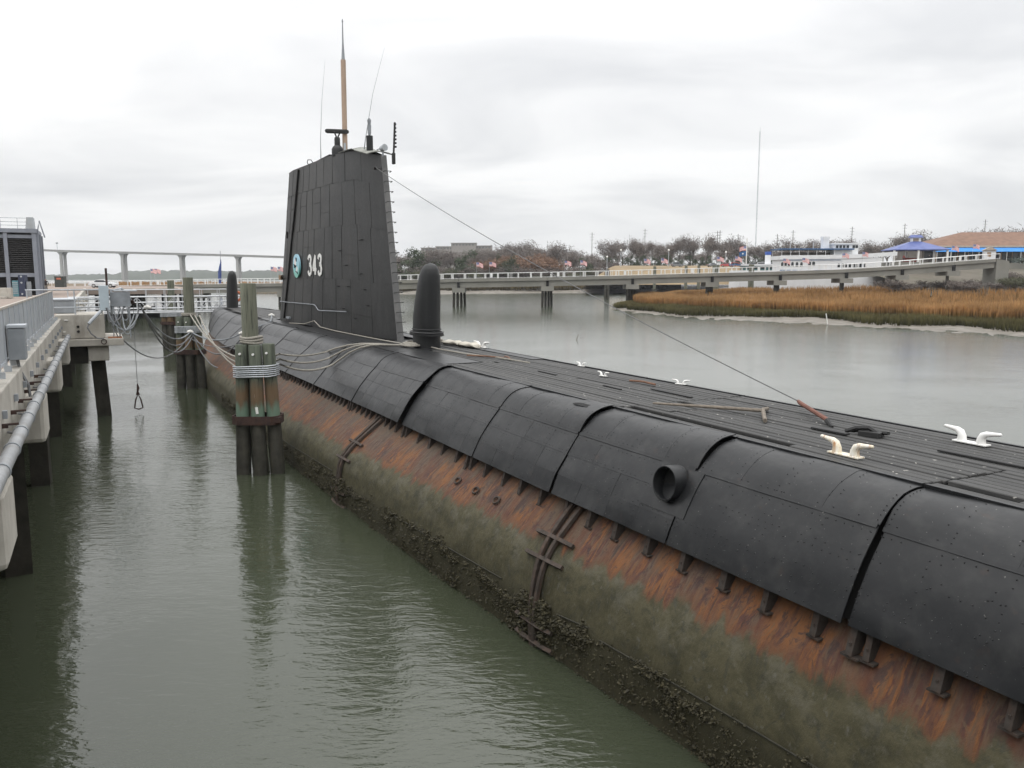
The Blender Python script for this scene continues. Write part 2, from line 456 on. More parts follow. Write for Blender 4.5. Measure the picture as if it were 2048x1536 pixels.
# pressure hull and tanks, with the height above the rust edge stored as UV
def hull_keys(t):
    l = low_h(t); rh, rz = rust_hz(t); wh = water_h(t)
    return [Vector((.0, 3.3)), Vector((max(.1, l - .75), 2.86)), Vector((max(.15, l - .27), 2.30)), Vector((rh, rz)),
            Vector(((rh + wh) / 2 + .10, rz * .5)), Vector((wh, 0)), Vector((wh * .99, -.8)), Vector((wh * .8, -2.5)), Vector((.02, -3.8))]
def hull_q(t, q):
    K = hull_keys(t); i = min(int(q), len(K) - 2); k = q - i
    p0, p1, p2, p3 = K[max(0, i - 1)], K[i], K[i + 1], K[min(len(K) - 1, i + 2)]
    return .5 * ((2 * p1) + (p2 - p0) * k + (2 * p0 - 5 * p1 + 4 * p2 - p3) * k * k + (3 * p1 - p0 - 3 * p2 + p3) * k ** 3)
def hull_p(t, q): a = hull_q(t, q); return Vector((-a.x, t, a.y))
def hull_n(t, q):
    e = .02; return (hull_p(t + e, q) - hull_p(t - e, q)).cross(hull_p(t, q + e) - hull_p(t, q - e)).normalized()
QS = [0, .5, 1, 1.3, 1.6, 1.8] + list(np.linspace(2, 5.2, 28)) + [5.6, 6, 6.5, 7, 7.5, 8]
TS = list(np.arange(-14.6, 46, .3)) + list(np.arange(46, 76.1, .75))
i3 = 0
vs, fs, uvv = [], [], []
NQ = len(QS)
for t in TS:
    prof = [hull_q(t, q) for q in QS]
    L = [0]
    for a, b in zip(prof, prof[1:]): L.append(L[-1] + (b - a).length)
    Lr = float(np.interp(3.0, QS, L))
    for q, p, l in zip(QS, prof, L):
        d = .02 * mnoise.noise(Vector((t * .9, q * 1.6, 0))) + .008 * mnoise.noise(Vector((t * 4, q * 6, 5)))
        vs.append((-(p.x + d * (1 if p.x > .3 else 0)), t, p.y)); uvv.append((t, Lr - l))
    for q, p, l in reversed(list(zip(QS, prof, L))[1:-1]):
        vs.append((p.x, t, p.y)); uvv.append((t + 31.7, Lr - l))
NR = 2 * NQ - 2
for i in range(len(TS) - 1):
    for k in range(NR):
        j = (k + 1) % NR
        fs.append((i * NR + k, (i + 1) * NR + k, (i + 1) * NR + j, i * NR + j))
fs.append(tuple(range(NR))); fs.append(tuple((len(TS) - 1) * NR + k for k in reversed(range(NR))))
me = bpy.data.meshes.new('hull'); me.from_pydata(vs, [], fs); me.update()
uvl = me.uv_layers.new(name='UVMap')
li = np.zeros(len(me.loops), dtype=np.int32); me.loops.foreach_get('vertex_index', li)
uvl.data.foreach_set('uv', np.array(uvv, dtype=np.float32)[li].ravel())
me.polygons.foreach_set('use_smooth', [True] * len(me.polygons))
n = NT('rusty_hull')
uv = n.tc('UV')
sep = n.new('ShaderNodeSeparateXYZ'); n.l.new(uv, sep.inputs[0])
V = sep.outputs['Y']
st1 = n.noise(n.map(uv, (2.6, .42, 1)), 1.0, 7, .62, .5)
st2 = n.noise(n.map(uv, (5.5, .8, 1), (7, 3, 0)), 1.0, 6, .65, .8)
st3 = n.noise(n.map(uv, (.7, .5, 1), (2, 9, 0)), 1.0, 5, .6)
bl = n.noise(n.map(uv, (9, 6, 1), (4, 1, 0)), 1.0, 8, .75)
fl = n.noise(n.map(uv, (4.5, 2.6, 1), (1, 6, 0)), 1.0, 9, .72, 1.2)
rustc = n.ramp(st1, [(.30, (.030, .020, .019)), (.40, (.056, .025, .017)), (.455, (.095, .064, .040)), (.50, (.080, .031, .015)), (.545, (.060, .022, .016)), (.585, (.175, .066, .015)), (.63, (.062, .022, .015)), (.70, (.100, .062, .036)), (.78, (.040, .027, .026))])
rustc = n.mix(n.ramp(st2, [(.47, 0), (.62, .85)]), rustc, (.084, .054, .033))
rustc = n.mix(n.ramp(st2, [(.34, .9), (.445, 0)]), rustc, (.028, .016, .012))
rustc = n.mix(n.ramp(n.math('ADD', st3, n.math('MULTIPLY', st2, .35)), [(.69, 0), (.78, .85)]), rustc, (.165, .062, .014))
rustc = n.mix(n.ramp(bl, [(.64, 0), (.72, .15)]), rustc, (.14, .12, .105))
rustc = n.mix(n.ramp(fl, [(.40, .85), (.455, 0)]), rustc, (.040, .022, .019))
rustc = n.mix(n.ramp(fl, [(.575, 0), (.60, .5)]), rustc, (.105, .066, .036))
tri = n.math('ABSOLUTE', n.math('SUBTRACT', n.math('FRACT', n.math('ADD', n.math('DIVIDE', n.math('ADD', sep.outputs['X'], 2.0), .74), n.math('MULTIPLY', n.math('SUBTRACT', st3, .5), .5))), .5))
drip = n.math('MULTIPLY', n.ramp(tri, [(.36, 0), (.46, 1)]), n.ramp(st2, [(.40, .1), (.60, .8)]))
rustc = n.mix(drip, rustc, (.080, .027, .012))
# pale weathered zone directly below the plates
rustc = n.mix(n.math('MULTIPLY', n.ramp(V, [(.55, 0), (1.0, 1)]), n.ramp(st1, [(.35, .8), (.6, .25)])), rustc, (.072, .054, .036))
slime = n.ramp(n.noise(n.map(uv, (1.4, 1.8, 1)), 1.3, 6, .65), [(.32, (.026, .024, .010)), (.45, (.046, .041, .018)), (.56, (.070, .062, .031)), (.64, (.037, .034, .016)), (.74, (.098, .090, .060))])
slime = n.mix(n.ramp(fl, [(.38, .6), (.46, 0)]), slime, (.030, .030, .021))
slime = n.mix(n.ramp(bl, [(.56, 0), (.66, .55)]), slime, (.125, .123, .105))
pale = n.math('MULTIPLY', n.ramp(n.math('ADD', n.math('MULTIPLY', V, .5), .5), [(.18, 0), (.36, 1)]), n.ramp(n.noise(n.map(uv, (1.1, 1.3, 1), (9, 2, 0)), 1.6, 9, .72), [(.50, 0), (.60, .42)]))
slime = n.mix(pale, slime, (.115, .108, .080))
lowc = n.ramp(bl, [(.3, (.022, .020, .009)), (.55, (.043, .038, .018)), (.75, (.066, .059, .032))])
edge = n.math('ADD', V, n.math('ADD', n.math('MULTIPLY', n.math('SUBTRACT', st1, .5), 1.0), n.math('MULTIPLY', n.math('SUBTRACT', bl, .5), .35)))
c = n.mix(n.ramp(n.math('ADD', edge, .5), [(.60, 0), (.72, 1)]), slime, rustc)
band = n.math('MULTIPLY', n.ramp(n.math('ABSOLUTE', n.math('ADD', edge, -.19)), [(.0, 1), (.13, 0)]), n.ramp(st3, [(.4, .2), (.6, .85)]))
c = n.mix(band, c, (.105, .040, .015))
e2 = n.math('ADD', V, n.math('MULTIPLY', n.math('SUBTRACT', n.noise(n.map(uv, (1.1, 1, 1)), 1.5, 5, .6), .5), .9))
c = n.mix(n.ramp(n.math('MULTIPLY', n.math('ADD', e2, 1.6), .5), [(.34, 1), (.46, 0)]), c, lowc)
n.set('Base Color', c)
n.set('Roughness', n.ramp(bl, [(.3, .62), (.7, .9)]))
hgt = n.math('ADD', n.math('ADD', n.math('MULTIPLY', bl, .8), n.math('MULTIPLY', st1, .6)), n.math('MULTIPLY', fl, .8))
n.bump(hgt, .55, .035)
me.materials.append(n.m)
put('hull', me, SUB)

# plate brackets under the casing edge
rnd = random.Random(5)
br_meshes = []
for kx in range(3):
    b = MB(); wd = .085 + .02 * kx
    b.add([(-.03, -wd / 2, .12), (.10, -wd / 2, .12), (.20, -wd / 2, -.22), (-.05, -wd / 2, -.20), (-.03, wd / 2, .12), (.10, wd / 2, .12), (.20, wd / 2, -.22), (-.05, wd / 2, -.20)],
          [(0, 1, 2, 3), (7, 6, 5, 4), (0, 4, 5, 1), (1, 5, 6, 2), (2, 6, 7, 3), (3, 7, 4, 0)])
    b.box((.13, 0, -.24), (.12, .22, .025)); b.box((.03, 0, .1), (.08, .13, .10))
    b.box((.165, 0, -.1), (.03, .03, .03))
    br_meshes.append(b.mesh('bracket', mat('bracket_paint', (.045, .037, .031), (.03, .023, .019), 8, .8, .3, grime=((.09, .04, .02), .4))))
t = -2.0
brk = []
while t < 44:
    tt = t + rnd.uniform(-.05, .05)
    p = port(tt, 2.0)
    o = put('bracket', br_meshes[rnd.randrange(3)], SUB, loc=(p.x + .14, tt, 2.25), rz=math.pi + rnd.uniform(-.1, .1))
    o.scale = (.8, .85, rnd.uniform(.8, 1.0))
    brk.append(tt)
    if any(abs(tt - q) < .3 for q in SEC): put('bracket', br_meshes[0], SUB, loc=(p.x + .14, tt + .17, 2.25), rz=math.pi)
    t += .74 if t < 19 else .42

# vertical guide rails on the tank side
M_rail = mat('guide_rail_iron', (.058, .042, .034), (.035, .028, .022), 8, .85, .4, grime=((.12, .06, .03), .5))
def guide_rail(t0, ql):
    for d in (-.13, .13):
        pts, rr = [], []
        for q in np.linspace(2.15, 5.35, 18):
            pts.append(hull_p(t0 + d * (1 - .25 * (q - 2)), q) + hull_n(t0, q) * .06)
        MB().tube(pts, .05, 5).build('guide_rail', M_rail, SUB, smooth=True)
    for q in ql:
        pts = [hull_p(t0 + k, q) + hull_n(t0, q) * (.04 if abs(k) > .3 else .07) for k in (-.52, -.3, 0, .3, .52)]
        MB().tube(pts, .045, 4).build('cross_bar', M_rail, SUB)
guide_rail(20.8, (2.75, 3.2, 4.5, 5.0))
guide_rail(11.1, (2.75, 3.15, 4.5, 4.9))
for tt, q in ((13.3, 2.6), (14.15, 2.6), (15.0, 2.58)):
    o_, nn = hull_p(tt, q), hull_n(tt, q)
    tx = Vector((0, 1, 0)); ty = nn.cross(tx)
    MB().tube([o_ + nn * .03 + tx * .10 * math.cos(a) + ty * .07 * math.sin(a) for a in np.linspace(0, 2 * math.pi, 14)[:-1]], .020, 6, closed=True).build('pad_ring', M_rail, SUB, smooth=True)
# weld lines along the tank
for q, t0, t1 in ((3.95, 4.0, 9.4), (3.95, 9.7, 10.5), (4.0, 12.2, 17.0), (3.9, 21.5, 27.0)):
    MB().tube([hull_p(tt, q + .1 * (tt - t0) / (t1 - t0)) + hull_n(tt, q) * .016 for tt in np.linspace(t0, t1, 12)], .014, 5).build('weld_line', mat('weld_slime', (.03, .028, .017), (.02, .019, .012), 6, .85), SUB)

# oyster crust
rnd = random.Random(3)
b = MB(); cnt = 0
def blob(p, nn, r_):
    tx = nn.cross(Vector((rnd.uniform(-1, 1), rnd.uniform(-1, 1), rnd.uniform(-1, 1)))).normalized(); ty = nn.cross(tx)
    h = r_ * rnd.uniform(.5, 1.6); a = r_ * rnd.uniform(.3, 1.0)
    off = tx * rnd.uniform(-.6, .6) * h
    vs = [p + tx * r_, p + ty * a, p - tx * r_, p - ty * a, p + nn * h + off + tx * r_ * .35, p + nn * h * .9 + off - tx * r_ * .25 + ty * a * .4]
    b.add(vs, [(0, 1, 4), (1, 5, 4), (1, 2, 5), (2, 3, 5), (3, 4, 5), (3, 0, 4)])
while cnt < 34000:
    t = 2.5 + 37 * rnd.random() ** 1.6; q = rnd.uniform(3.5, 5.12)
    nz = mnoise.noise(Vector((t * .8, q * 2.2, 2.0))) + .55 * mnoise.noise(Vector((t * 2.6, q * 5, 7.0)))
    line = 4.16 + .26 * mnoise.noise(Vector((t * .7, 0, 5))) + .16 * mnoise.noise(Vector((t * 2.3, 0, 8)))
    d = q - line
    dens = math.exp(-(d / (.11 if d < 0 else .18)) ** 2) * (1 if nz > .03 else .03) + (.035 if d > 0 else 0) + (.16 if d > 0 and nz > .15 else 0)
    for g in (20.8, 11.1):
        if abs(t - g) < .42 and q > 3.95: dens = max(dens, 1.3 * math.exp(-((q - 4.22) / .24) ** 2))
    if rnd.random() > dens: continue
    p = hull_p(t, q); nn = hull_n(t, q)
    big = 2.0 if (abs(t - 11.1) < .4 or abs(t - 20.8) < .4) else 1
    blob(p + nn * rnd.uniform(0, .045 * big + .06 * max(0, nz) * dens), nn, min(.036, .0125 * math.exp(rnd.gauss(0, .42))) * (.8 + .4 * big)); cnt += 1
n = NT('oysters')
nz = n.noise(n.tc(), 14, 3, .6)
n.set('Base Color', n.ramp(nz, [(.3, (.014, .012, .005)), (.52, (.036, .031, .013)), (.66, (.064, .055, .026)), (.76, (.15, .13, .085))])); n.set('Roughness', .75)
b.build('oyster_crust', n.m, SUB, kind='stuff')

# rivets near the camera
b = MB()
def rivet(p, nn):
    tx = nn.cross(Vector((0, 1, .1))).normalized(); ty = nn.cross(tx); r_ = .009
    ring = [p + tx * r_ * math.cos(k * math.pi / 3) + ty * r_ * math.sin(k * math.pi / 3) for k in range(6)]
    b.add(ring + [p + nn * .009], [(k, (k + 1) % 6, 6) for k in range(6)])
def sp(t, s, h):
    e = .01
    nn = (port(t + e, s) - port(t - e, s)).cross(port(t, s + e) - port(t, s - e)).normalized()
    return port(t, s) + nn * h, nn
def seclift(t, s):
    for i in range(len(SEC) - 1):
        if SEC[i] <= t <= SEC[i + 1]:
            T0, T1 = SEC[i], SEC[i + 1]
            big = BIG.get(T0, (.014, .016))
            q = (t - T0) / (T1 - T0)
            return .02 + lerp(big[0], big[1], max(0, min(1, (s - .72) / .3))) * (1 - q) ** 2.6 + .030 * (mnoise.noise(Vector((t * .8, s * 1.7, 3.1))) + .4 * mnoise.noise(Vector((t * 2.1, s * 4, 9)))) + .015
    return .03
rnd = random.Random(8)
for i in range(len(SEC) - 1):
    if SEC[i] > 18: break
    k = round((SEC[i + 1] - SEC[i]) / .76)
    for j in range(k + 1):
        tt = SEC[i] + (SEC[i + 1] - SEC[i]) * j / k
        for off in (-.06, .06):
            for s in np.arange(.1, 2.0, .075):
                if rnd.random() < .5: continue
                if SEC[0] < tt + off < 20: p, nn = sp(tt + off, s, seclift(tt + off, s)); rivet(p, nn)
for s in (.93, 1.07, 1.31, 1.39, 1.64, 1.72, 1.95):
    tt = -4.0
    while tt < 19:
        if rnd.random() > .5: p, nn = sp(tt, s, seclift(tt, s)); rivet(p, nn)
        tt += .115
b.build('rivets', M_plate, SUB, kind='stuff')

# discharge pipe through the side plating
pc, pn = sp(8.93, 1.24, .05)
ax2 = Vector((-.93, -.12, .12)).normalized(); tx = Vector((0, 1, 0)); tx = (tx - ax2 * tx.dot(ax2)).normalized(); ty = ax2.cross(tx)
plate = MB()
plate.patch(port, 8.48, 9.40, 1.02, 1.62, 4, 4, .016, lambda a, bb, ka, kb: seclift(a, bb) - .006)
plate.build('pipe_backing_plate', M_plate, SUB, smooth=True)
rings = []
for r_, h in ((.262, -.06), (.252, .20), (.248, .21), (.232, .21), (.226, .20), (.226, -.06)):
    rings.append([tuple(pc + ax2 * h + tx * r_ * math.cos(a) * .9 + ty * r_ * math.sin(a)) for a in np.linspace(0, 2 * math.pi, 33)[:-1]])
MB().loft(rings, cap0=False, cap1=False).build('discharge_pipe', M_plate, SUB, smooth=50)
MB().loft([[tuple(pc + ax2 * .0 + tx * .23 * math.cos(a) * .9 + ty * .23 * math.sin(a)) for a in np.linspace(0, 2 * math.pi, 25)[:-1]],
           [tuple(pc + ax2 * .01 + tx * .01 * math.cos(a) + ty * .01 * math.sin(a)) for a in np.linspace(0, 2 * math.pi, 25)[:-1]]]).build('pipe_mouth', M_dark, SUB)
# torn hole in the shoulder plating and small dents
hp, hn = sp(12.3, .30, .075)
b = MB(); N = 11
ring = [sp(12.3 + .28 * math.cos(a) * (1 + .3 * math.sin(3 * a)), .30 + .09 * math.sin(a) * (1 + .35 * math.cos(2 * a)), 0) for a in np.linspace(0, 2 * math.pi, N + 1)[:-1]]
ring = [p + nn * (seclift(12.3, .3) + .004) for p, nn in ring]
b.add(ring + [Vector(r_) + hn * .003 for r_ in ring], [tuple(reversed(range(N, 2 * N)))] + [(i, i + N, (i + 1) % N + N, (i + 1) % N) for i in range(N)]); b.build('torn_hole', M_dark, SUB)

# deck planking
rnd = random.Random(21)
pitch, pw = .158, .132
b = MB(); rg = []
MB().loft([[(-deck_h(y) + .02, y, 3.55), (deck_h(y) - .02, y, 3.55), (deck_h(y) - .02, y, 3.63), (-deck_h(y) + .02, y, 3.63)] for y in (-14, -7, 0, 5, 30, 42, 50)]).build('deck_frame', M_dark, SUB)
def plank(x, a, bb):
    h0, h1 = rnd.uniform(-.010, .008), rnd.uniform(-.010, .008); w2 = pw / 2 + rnd.uniform(-.004, .004)
    zt = DECK
    o = MB(); e = .012
    ys = [a, a + e, (a + bb) / 2, bb - e, bb]; hs = [h0 - e * .7, h0, (h0 + h1) / 2 + rnd.uniform(-.006, .010), h1, h1 - e * .7]
    rings = []
    for y, h in zip(ys, hs):
        dx = rnd.uniform(-.003, .003)
        rings.append([(x - w2 + dx, y, zt - .045), (x + w2 + dx, y, zt - .045), (x + w2 + dx, y, zt - .01 + h), (x + w2 - .01 + dx, y, zt + h), (x - w2 + .01 + dx, y, zt + h), (x - w2 + dx, y, zt - .01 + h)])
    o.loft(rings)
    o.build('deck_plank', M_plank, SUB)
rows = [(-9 + .5 + i) * pitch for i in range(18)]
# breaks run across the deck at the section joints, stepped from row to row
for ri, x in enumerate(rows):
    cuts = [-13.8, -.1 + .25 * (ri % 3), 5.72, 11.72, 19.6]
    cuts[2] = 5.72 if ri < 9 else 4.9 + .05 * (ri % 2)
    if 3 <= ri <= 6: cuts[3] = 10.9
    if x < -.35 or ri > 15:
        segs = list(zip(cuts, cuts[1:]))
    else:
        segs = list(zip(cuts, cuts[1:])) + [(19.6, 28.0 if x > -.1 or ri > 12 else 23.6)]
    if ri in (9, 13): segs = segs[:-2] + [(11.72, 15.5), (15.5, segs[-1][1])]
    for a, bb in segs:
        g = .02 + rnd.uniform(0, .015)
        if ri == 1 and abs(bb - 11.72) < .1:
            plank(x, a + g, 7.9); continue
        if ri == 1 and abs(bb - 5.72) < .1:
            plank(x, a + g, 3.9); plank(x, 3.93, bb - .9); continue
        if ri == 8 and bb > 11: plank(x, a + g, bb - .35); continue
        plank(x, a + g, bb - g)
    if abs(x) < 1.45:
        for a, bb in ((46.0, 52), (52, 58), (58, 64)):
            if abs(x) < deck_h(bb) - .1: plank(x, a + .03, bb - .03)
for a, bb, x0, x1 in ((19.65, 23.55, -1.46, -.42), (23.6, 28.1, -1.48, -.20), (28.15, 32, -1.5, -.45), (32.05, 37, -1.52, -.75), (37.05, 41.5, -1.6, -.98), (41.55, 45.9, -1.6, -1.0), (19.65, 28.1, 1.15, 1.48), (28.15, 36, .95, 1.5), (36.05, 45.9, 1.1, 1.6), (45.0, 45.95, -1.0, 1.1)):
    MB().span((x0, a, 3.66), (x1, bb, 3.728)).build('deck_plate', M_plate, SUB, bevel=.008)
for a, bb in zip(SEC, SEC[1:]):
    if a > 45: break
    for sgn in (-1, 1):
        g = (.02 if a < 12 else .04)
        MB().loft([[(sgn * (deck_h(y) + .0), y, 3.64), (sgn * (deck_h(y) - .055), y, 3.64), (sgn * (deck_h(y) - .055), y, 3.735), (sgn * deck_h(y), y, 3.735)] for y in (a + g, (a + bb) / 2, bb - g)]).build('deck_edge_bar', M_plate, SUB)
# steel lids, hatches and loose bits on the deck
for x, y, w_, l_, z_ in ((.02, 8.35, .10, .62, .03), (.42, 12.6, .07, 1.3, .02), (-.15, 13.8, .05, .7, .02), (.25, 5.9, .07, 1.7, .025), (-.1, 16.6, .06, .9, .02), (.6, 4.2, .06, 1.2, .02)):
    MB().box((x, y, DECK + z_ / 2 + .008), (w_, l_, z_), rz=rnd.uniform(-.04, .04)).build('deck_strap', M_black, SUB, bevel=.006)
b = MB(); b.tube([(.35, 7.75, 3.75), (.30, 7.9, 3.84), (.22, 8.05, 3.82), (.18, 8.2, 3.75)], .035, 6); b.tube([(.22, 8.2, 3.76), (.30, 8.0, 3.78), (.42, 7.8, 3.77), (.36, 7.62, 3.80)], .03, 6); b.box((.3, 7.86, 3.76), (.22, .3, .07), .4)
b.build('deck_shackle', M_black, SUB, smooth=True)

# cleats
def cleat_bm(sx=1.0):
    b = MB()
    b.span((-.075, -.26, 0), (.075, .26, .022))
    for sg in (-1, 1):
        pts = [(0, sg * .15, 0), (0, sg * .15, .09), (0, sg * .175, .145), (0, sg * .23, .175), (0, sg * .31, .185), (0, sg * .43, .20), (0, sg * .445, .20)]
        b.tube(pts, [.072, .060, .054, .043, .033, .024, .014], 12)
    return b
ce = cleat_bm()
def cleat(x, t, m_, label, rz=0, sc=1.0):
    o = ce.build('cleat', m_, SUB, smooth=True, bevel=.004); o.location = (x, t, DECK + .015); o.rotation_euler.z = rz; o.scale = (sc * .92,) * 3; o['label'] = label
cleat(-1.10, 7.1, M_rwhite, 'white deck cleat with orange rust streaks')
cleat(1.05, 6.85, M_white, 'clean white deck cleat near the far deck edge')
cleat(1.42, 23.6, M_white, 'white cleat behind the fin', .2)
cleat(1.40, 17.5, M_white, 'small white cleat on the far deck edge', .1, .5)
cleat(1.42, 13.55, M_white, 'small white cleat standing at the far deck edge', .5, .5)
cleat(.75, 15.5, M_white, 'low white cleat in the planking', .1, .5)

# sonar fins
def sonar_fin(xc, tc, ring=True):
    segs = 28
    prof = [(3.70, .80, .46, .0), (4.18, .83, .46, .0), (4.24, .84, .46, 0), (4.7, .81, .455, -.02), (5.2, .72, .44, -.12), (5.7, .60, .40, -.24), (6.0, .52, .365, -.32), (6.2, .44, .31, -.37), (6.32, .33, .235, -.405), (6.39, .19, .135, -.425), (6.415, .03, .03, -.43)]
    rings = [[(b_ * .86 * math.sin(2 * math.pi * k / segs), dy + a * .86 * math.cos(2 * math.pi * k / segs), z - DECK) for k in range(segs)] for z, a, b_, dy in prof]
    f = MB().loft([list(reversed(r_)) for r_ in rings]).build('sonar_fin', M_fin, SUB, smooth=True); f.location = (xc, tc, DECK)
    if ring:
        for z, gr, nm in ((.50, .03, 'fin_collar'), (.60, .018, 'fin_band')):
            k2 = 1.12 if nm == 'fin_collar' else 1.0
            MB().tube([((.405 * k2 + .01) * math.sin(q), (.735 * k2) * math.cos(q), z) for q in np.linspace(0, 2 * math.pi, 33)[:-1]], gr, 6, closed=True).build(nm, M_fin, f, smooth=True)
        MB().loft([[((.36 if i in (0, 3) else .48) * math.sin(q), (.64 if i in (0, 3) else .92) * math.cos(q), .40 + (.06 if i > 1 else 0)) for i in range(4)] for q in np.linspace(0, 2 * math.pi, 33)], cap0=False, cap1=False).build('fin_flange', M_fin, f)
sonar_fin(-.05, 24.65)
sonar_fin(-.6, 63.0, False)

# sail
def topz(t): return I(t, [28, 29.4, 31.2, 31.5, 34, 40, 46], [10.2, 10.42, 10.80, 10.90, 11.02, 11.05, 10.95])
SHP = ([0, .03, .1, .25, .45, .6, .75, .85, .91, .95, .98, .993, 1], [.11, .17, .30, .49, .68, .80, .92, 1, .98, .86, .58, .32, 0])
SX = .12
def sail(c, h, side=-1):
    t = lerp(lerp(27.7, 29.2, h), lerp(45.2, 42.4, h), c)
    z = lerp(DECK, topz(t), h)
    w_ = lerp(1.12, .90, h) * float(np.interp(c, *SHP))
    return Vector((SX + side * w_, t, z))
def sail_tz(t, z, side=-1):
    h = (z - DECK) / (topz(t) - DECK); ta, tf = lerp(27.7, 29.2, h), lerp(45.2, 42.4, h)
    return sail((t - ta) / (tf - ta), h, side)
CS = list(np.linspace(0, .9, 16)) + [.93, .955, .975, .99, .998, 1]
rings = []
for h in np.linspace(0, 1, 9):
    a = [sail(c, h) for c in CS]; bq = [sail(c, h, 1) for c in CS[:-1]]
    ym = lerp(36.7, 35.9, h)
    ring = [(SX + (p.x - SX) * .985, ym + (p.y - ym) * .999, p.z) for p in a] + [(SX + (p.x - SX) * .985, ym + (p.y - ym) * .999, p.z) for p in reversed(bq)]
    rings.append([(x, y, z - .01 if h > .99 else z) for x, y, z in ring])
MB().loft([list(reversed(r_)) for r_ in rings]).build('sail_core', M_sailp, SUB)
sl = thing('sail', None, None); sl.parent = SUB
rnd = random.Random(4)
ce_ = [0, .10, .19, .31, .39, .46, .56, .62, .675, .745, .80, .86, .92, .965, 1.0]
for h0, h1, cset, nr in ((0, .30, [0, .12, .25, .36, .47, .57, .66, .745, .82, .89, .95, 1.0], 2), (.30, .60, ce_, 2), (.60, .84, [0, .09, .20, .30, .41, .50, .585, .65, .72, .775, .84, .90, .955, 1.0], 2), (.84, 1.0, [0, .14, .27, .385, .47, .55, .63, .70, .77, .83, .895, .955, 1.0], 1)):
    for i in range(len(cset) - 1):
        mids = sorted(lerp(h0, h1, (k + 1) / nr + rnd.uniform(-.16, .16)) for k in range(nr - 1))
        if rnd.random() < .25: mids = []
        hs = [h0 + (rnd.uniform(-.0, .0))] + mids + [h1]
        for j in range(len(hs) - 1):
            o = rnd.uniform(0, .004)
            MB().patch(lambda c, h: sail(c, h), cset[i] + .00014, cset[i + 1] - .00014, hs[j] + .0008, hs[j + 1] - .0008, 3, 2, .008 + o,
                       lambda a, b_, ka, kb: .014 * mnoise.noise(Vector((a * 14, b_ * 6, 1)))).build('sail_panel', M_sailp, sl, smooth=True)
for i in range(0, len(ce_) - 1, 2):
    for h0, h1 in ((0, .5), (.5, 1)):
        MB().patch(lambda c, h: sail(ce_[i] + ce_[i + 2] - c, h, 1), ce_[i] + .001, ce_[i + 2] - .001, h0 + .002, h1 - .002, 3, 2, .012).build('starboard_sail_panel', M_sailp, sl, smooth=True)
b = MB(); rr = []
for h in np.linspace(0, 1, 9):
    p, q = sail(0, h), sail(0, h, 1); rr.append([(p.x, p.y - .03, p.z), (q.x, q.y - .03, q.z), (q.x, q.y + .02, q.z), (p.x, p.y + .02, p.z)])
b.loft(rr).build('stern_strip', M_sgrey, sl)
# rungs up the stern edge
rnd = random.Random(31)
for k in range(17):
    h = .045 + k * .054; p = sail(0, h, 1); y = p.y - .03; z = p.z; x0 = p.x - .2; x1 = p.x + .06
    MB().tube([(x0, y, z), (x0, y - .2, z + .02), (x0 + .03, y - .23, z + .02), (x1 - .03, y - .23, z + .02), (x1, y - .2, z + .02), (x1, y, z)], .013, 6).build('ladder_rung', M_black, sl)
for tt, z in ((33.3, 7.05), (32.6, 6.45), (32.4, 5.6), (31.0, 6.1), (30.6, 5.5), (30.3, 4.9), (31.6, 4.35), (33.0, 4.7), (33.6, 5.6), (30.9, 7.4)):
    p = sail_tz(tt, z); MB().tube([(p.x, tt - .17, z), (p.x - .09, tt - .15, z), (p.x - .09, tt + .15, z), (p.x, tt + .17, z)], .02, 5).build('foothold', M_black, sl)
MB().tube([sail_tz(y, z) + Vector((-.03, 0, 0)) for y, z in ((42.4, 3.9), (41.6, 5.6), (40.8, 7.4), (39.9, 9.3), (39.2, 10.95))], .045, 5).build('guide_strip', M_dark, sl)
MB().tube([sail_tz(y, z) + Vector((-.07, 0, 0)) for y, z in ((44.0, 4.70), (42, 4.72), (37, 4.74), (36.7, 4.70), (36.3, 4.52), (36, 4.50), (32.5, 4.58))], .022, 6).build('hand_rail', M_grey, sl, smooth=True)
p = sail_tz(41.6, 8.05); MB().box((p.x, 41.6, 8.05), (.1, .16, .34)).build('vent_slot', M_dark, sl, bevel=.03)
p = sail_tz(43.3, 5.95); MB().box((p.x - .06, 43.3, 5.95), (.10, 1.3, .24), rz=-.34).build('timber_board', M_tan, sl, bevel=.01)
p = sail_tz(41.4, 3.95); MB().box((p.x - .06, 41.4, 3.95), (.14, .6, .10)).build('step_block', M_grey, sl, bevel=.01)
# hull number 343
def stroke(b, pts, w_, h_=.02, x_off=.03):
    def P(p): q = sail_tz(p[0], p[1]); return q
    m_ = len(pts); L, Rr = [], []
    for i, p in enumerate(pts):
        a, c = pts[max(0, i - 1)], pts[min(m_ - 1, i + 1)]
        dx, dz = c[0] - a[0], c[1] - a[1]; l = math.hypot(dx, dz) or 1
        L.append((p[0] - dz / l * w_[0], p[1] + dx / l * w_[1])); Rr.append((p[0] + dz / l * w_[0], p[1] - dx / l * w_[1]))
    for i in range(m_ - 1):
        q = [L[i], L[i + 1], Rr[i + 1], Rr[i]]
        o = [P(k) + Vector((-x_off, 0, 0)) for k in q]; bk = [k + Vector((h_, 0, 0)) for k in o]
        b.add(o + bk, [(0, 1, 2, 3), (3, 2, 1, 0), (0, 4, 5, 1), (1, 5, 6, 2), (2, 6, 7, 3), (3, 7, 4, 0)])
def three(): return [(.10, .80), (.2, .93), (.5, 1.0), (.8, .93), (.88, .78), (.78, .60), (.45, .53)], [(.45, .53), (.80, .46), (.92, .28), (.84, .08), (.5, 0), (.2, .06), (.08, .2)]
def four(): return [(.66, 0), (.66, 1.0)], [(.66, 1.0), (.06, .30)], [(.02, .27), (.98, .27)]
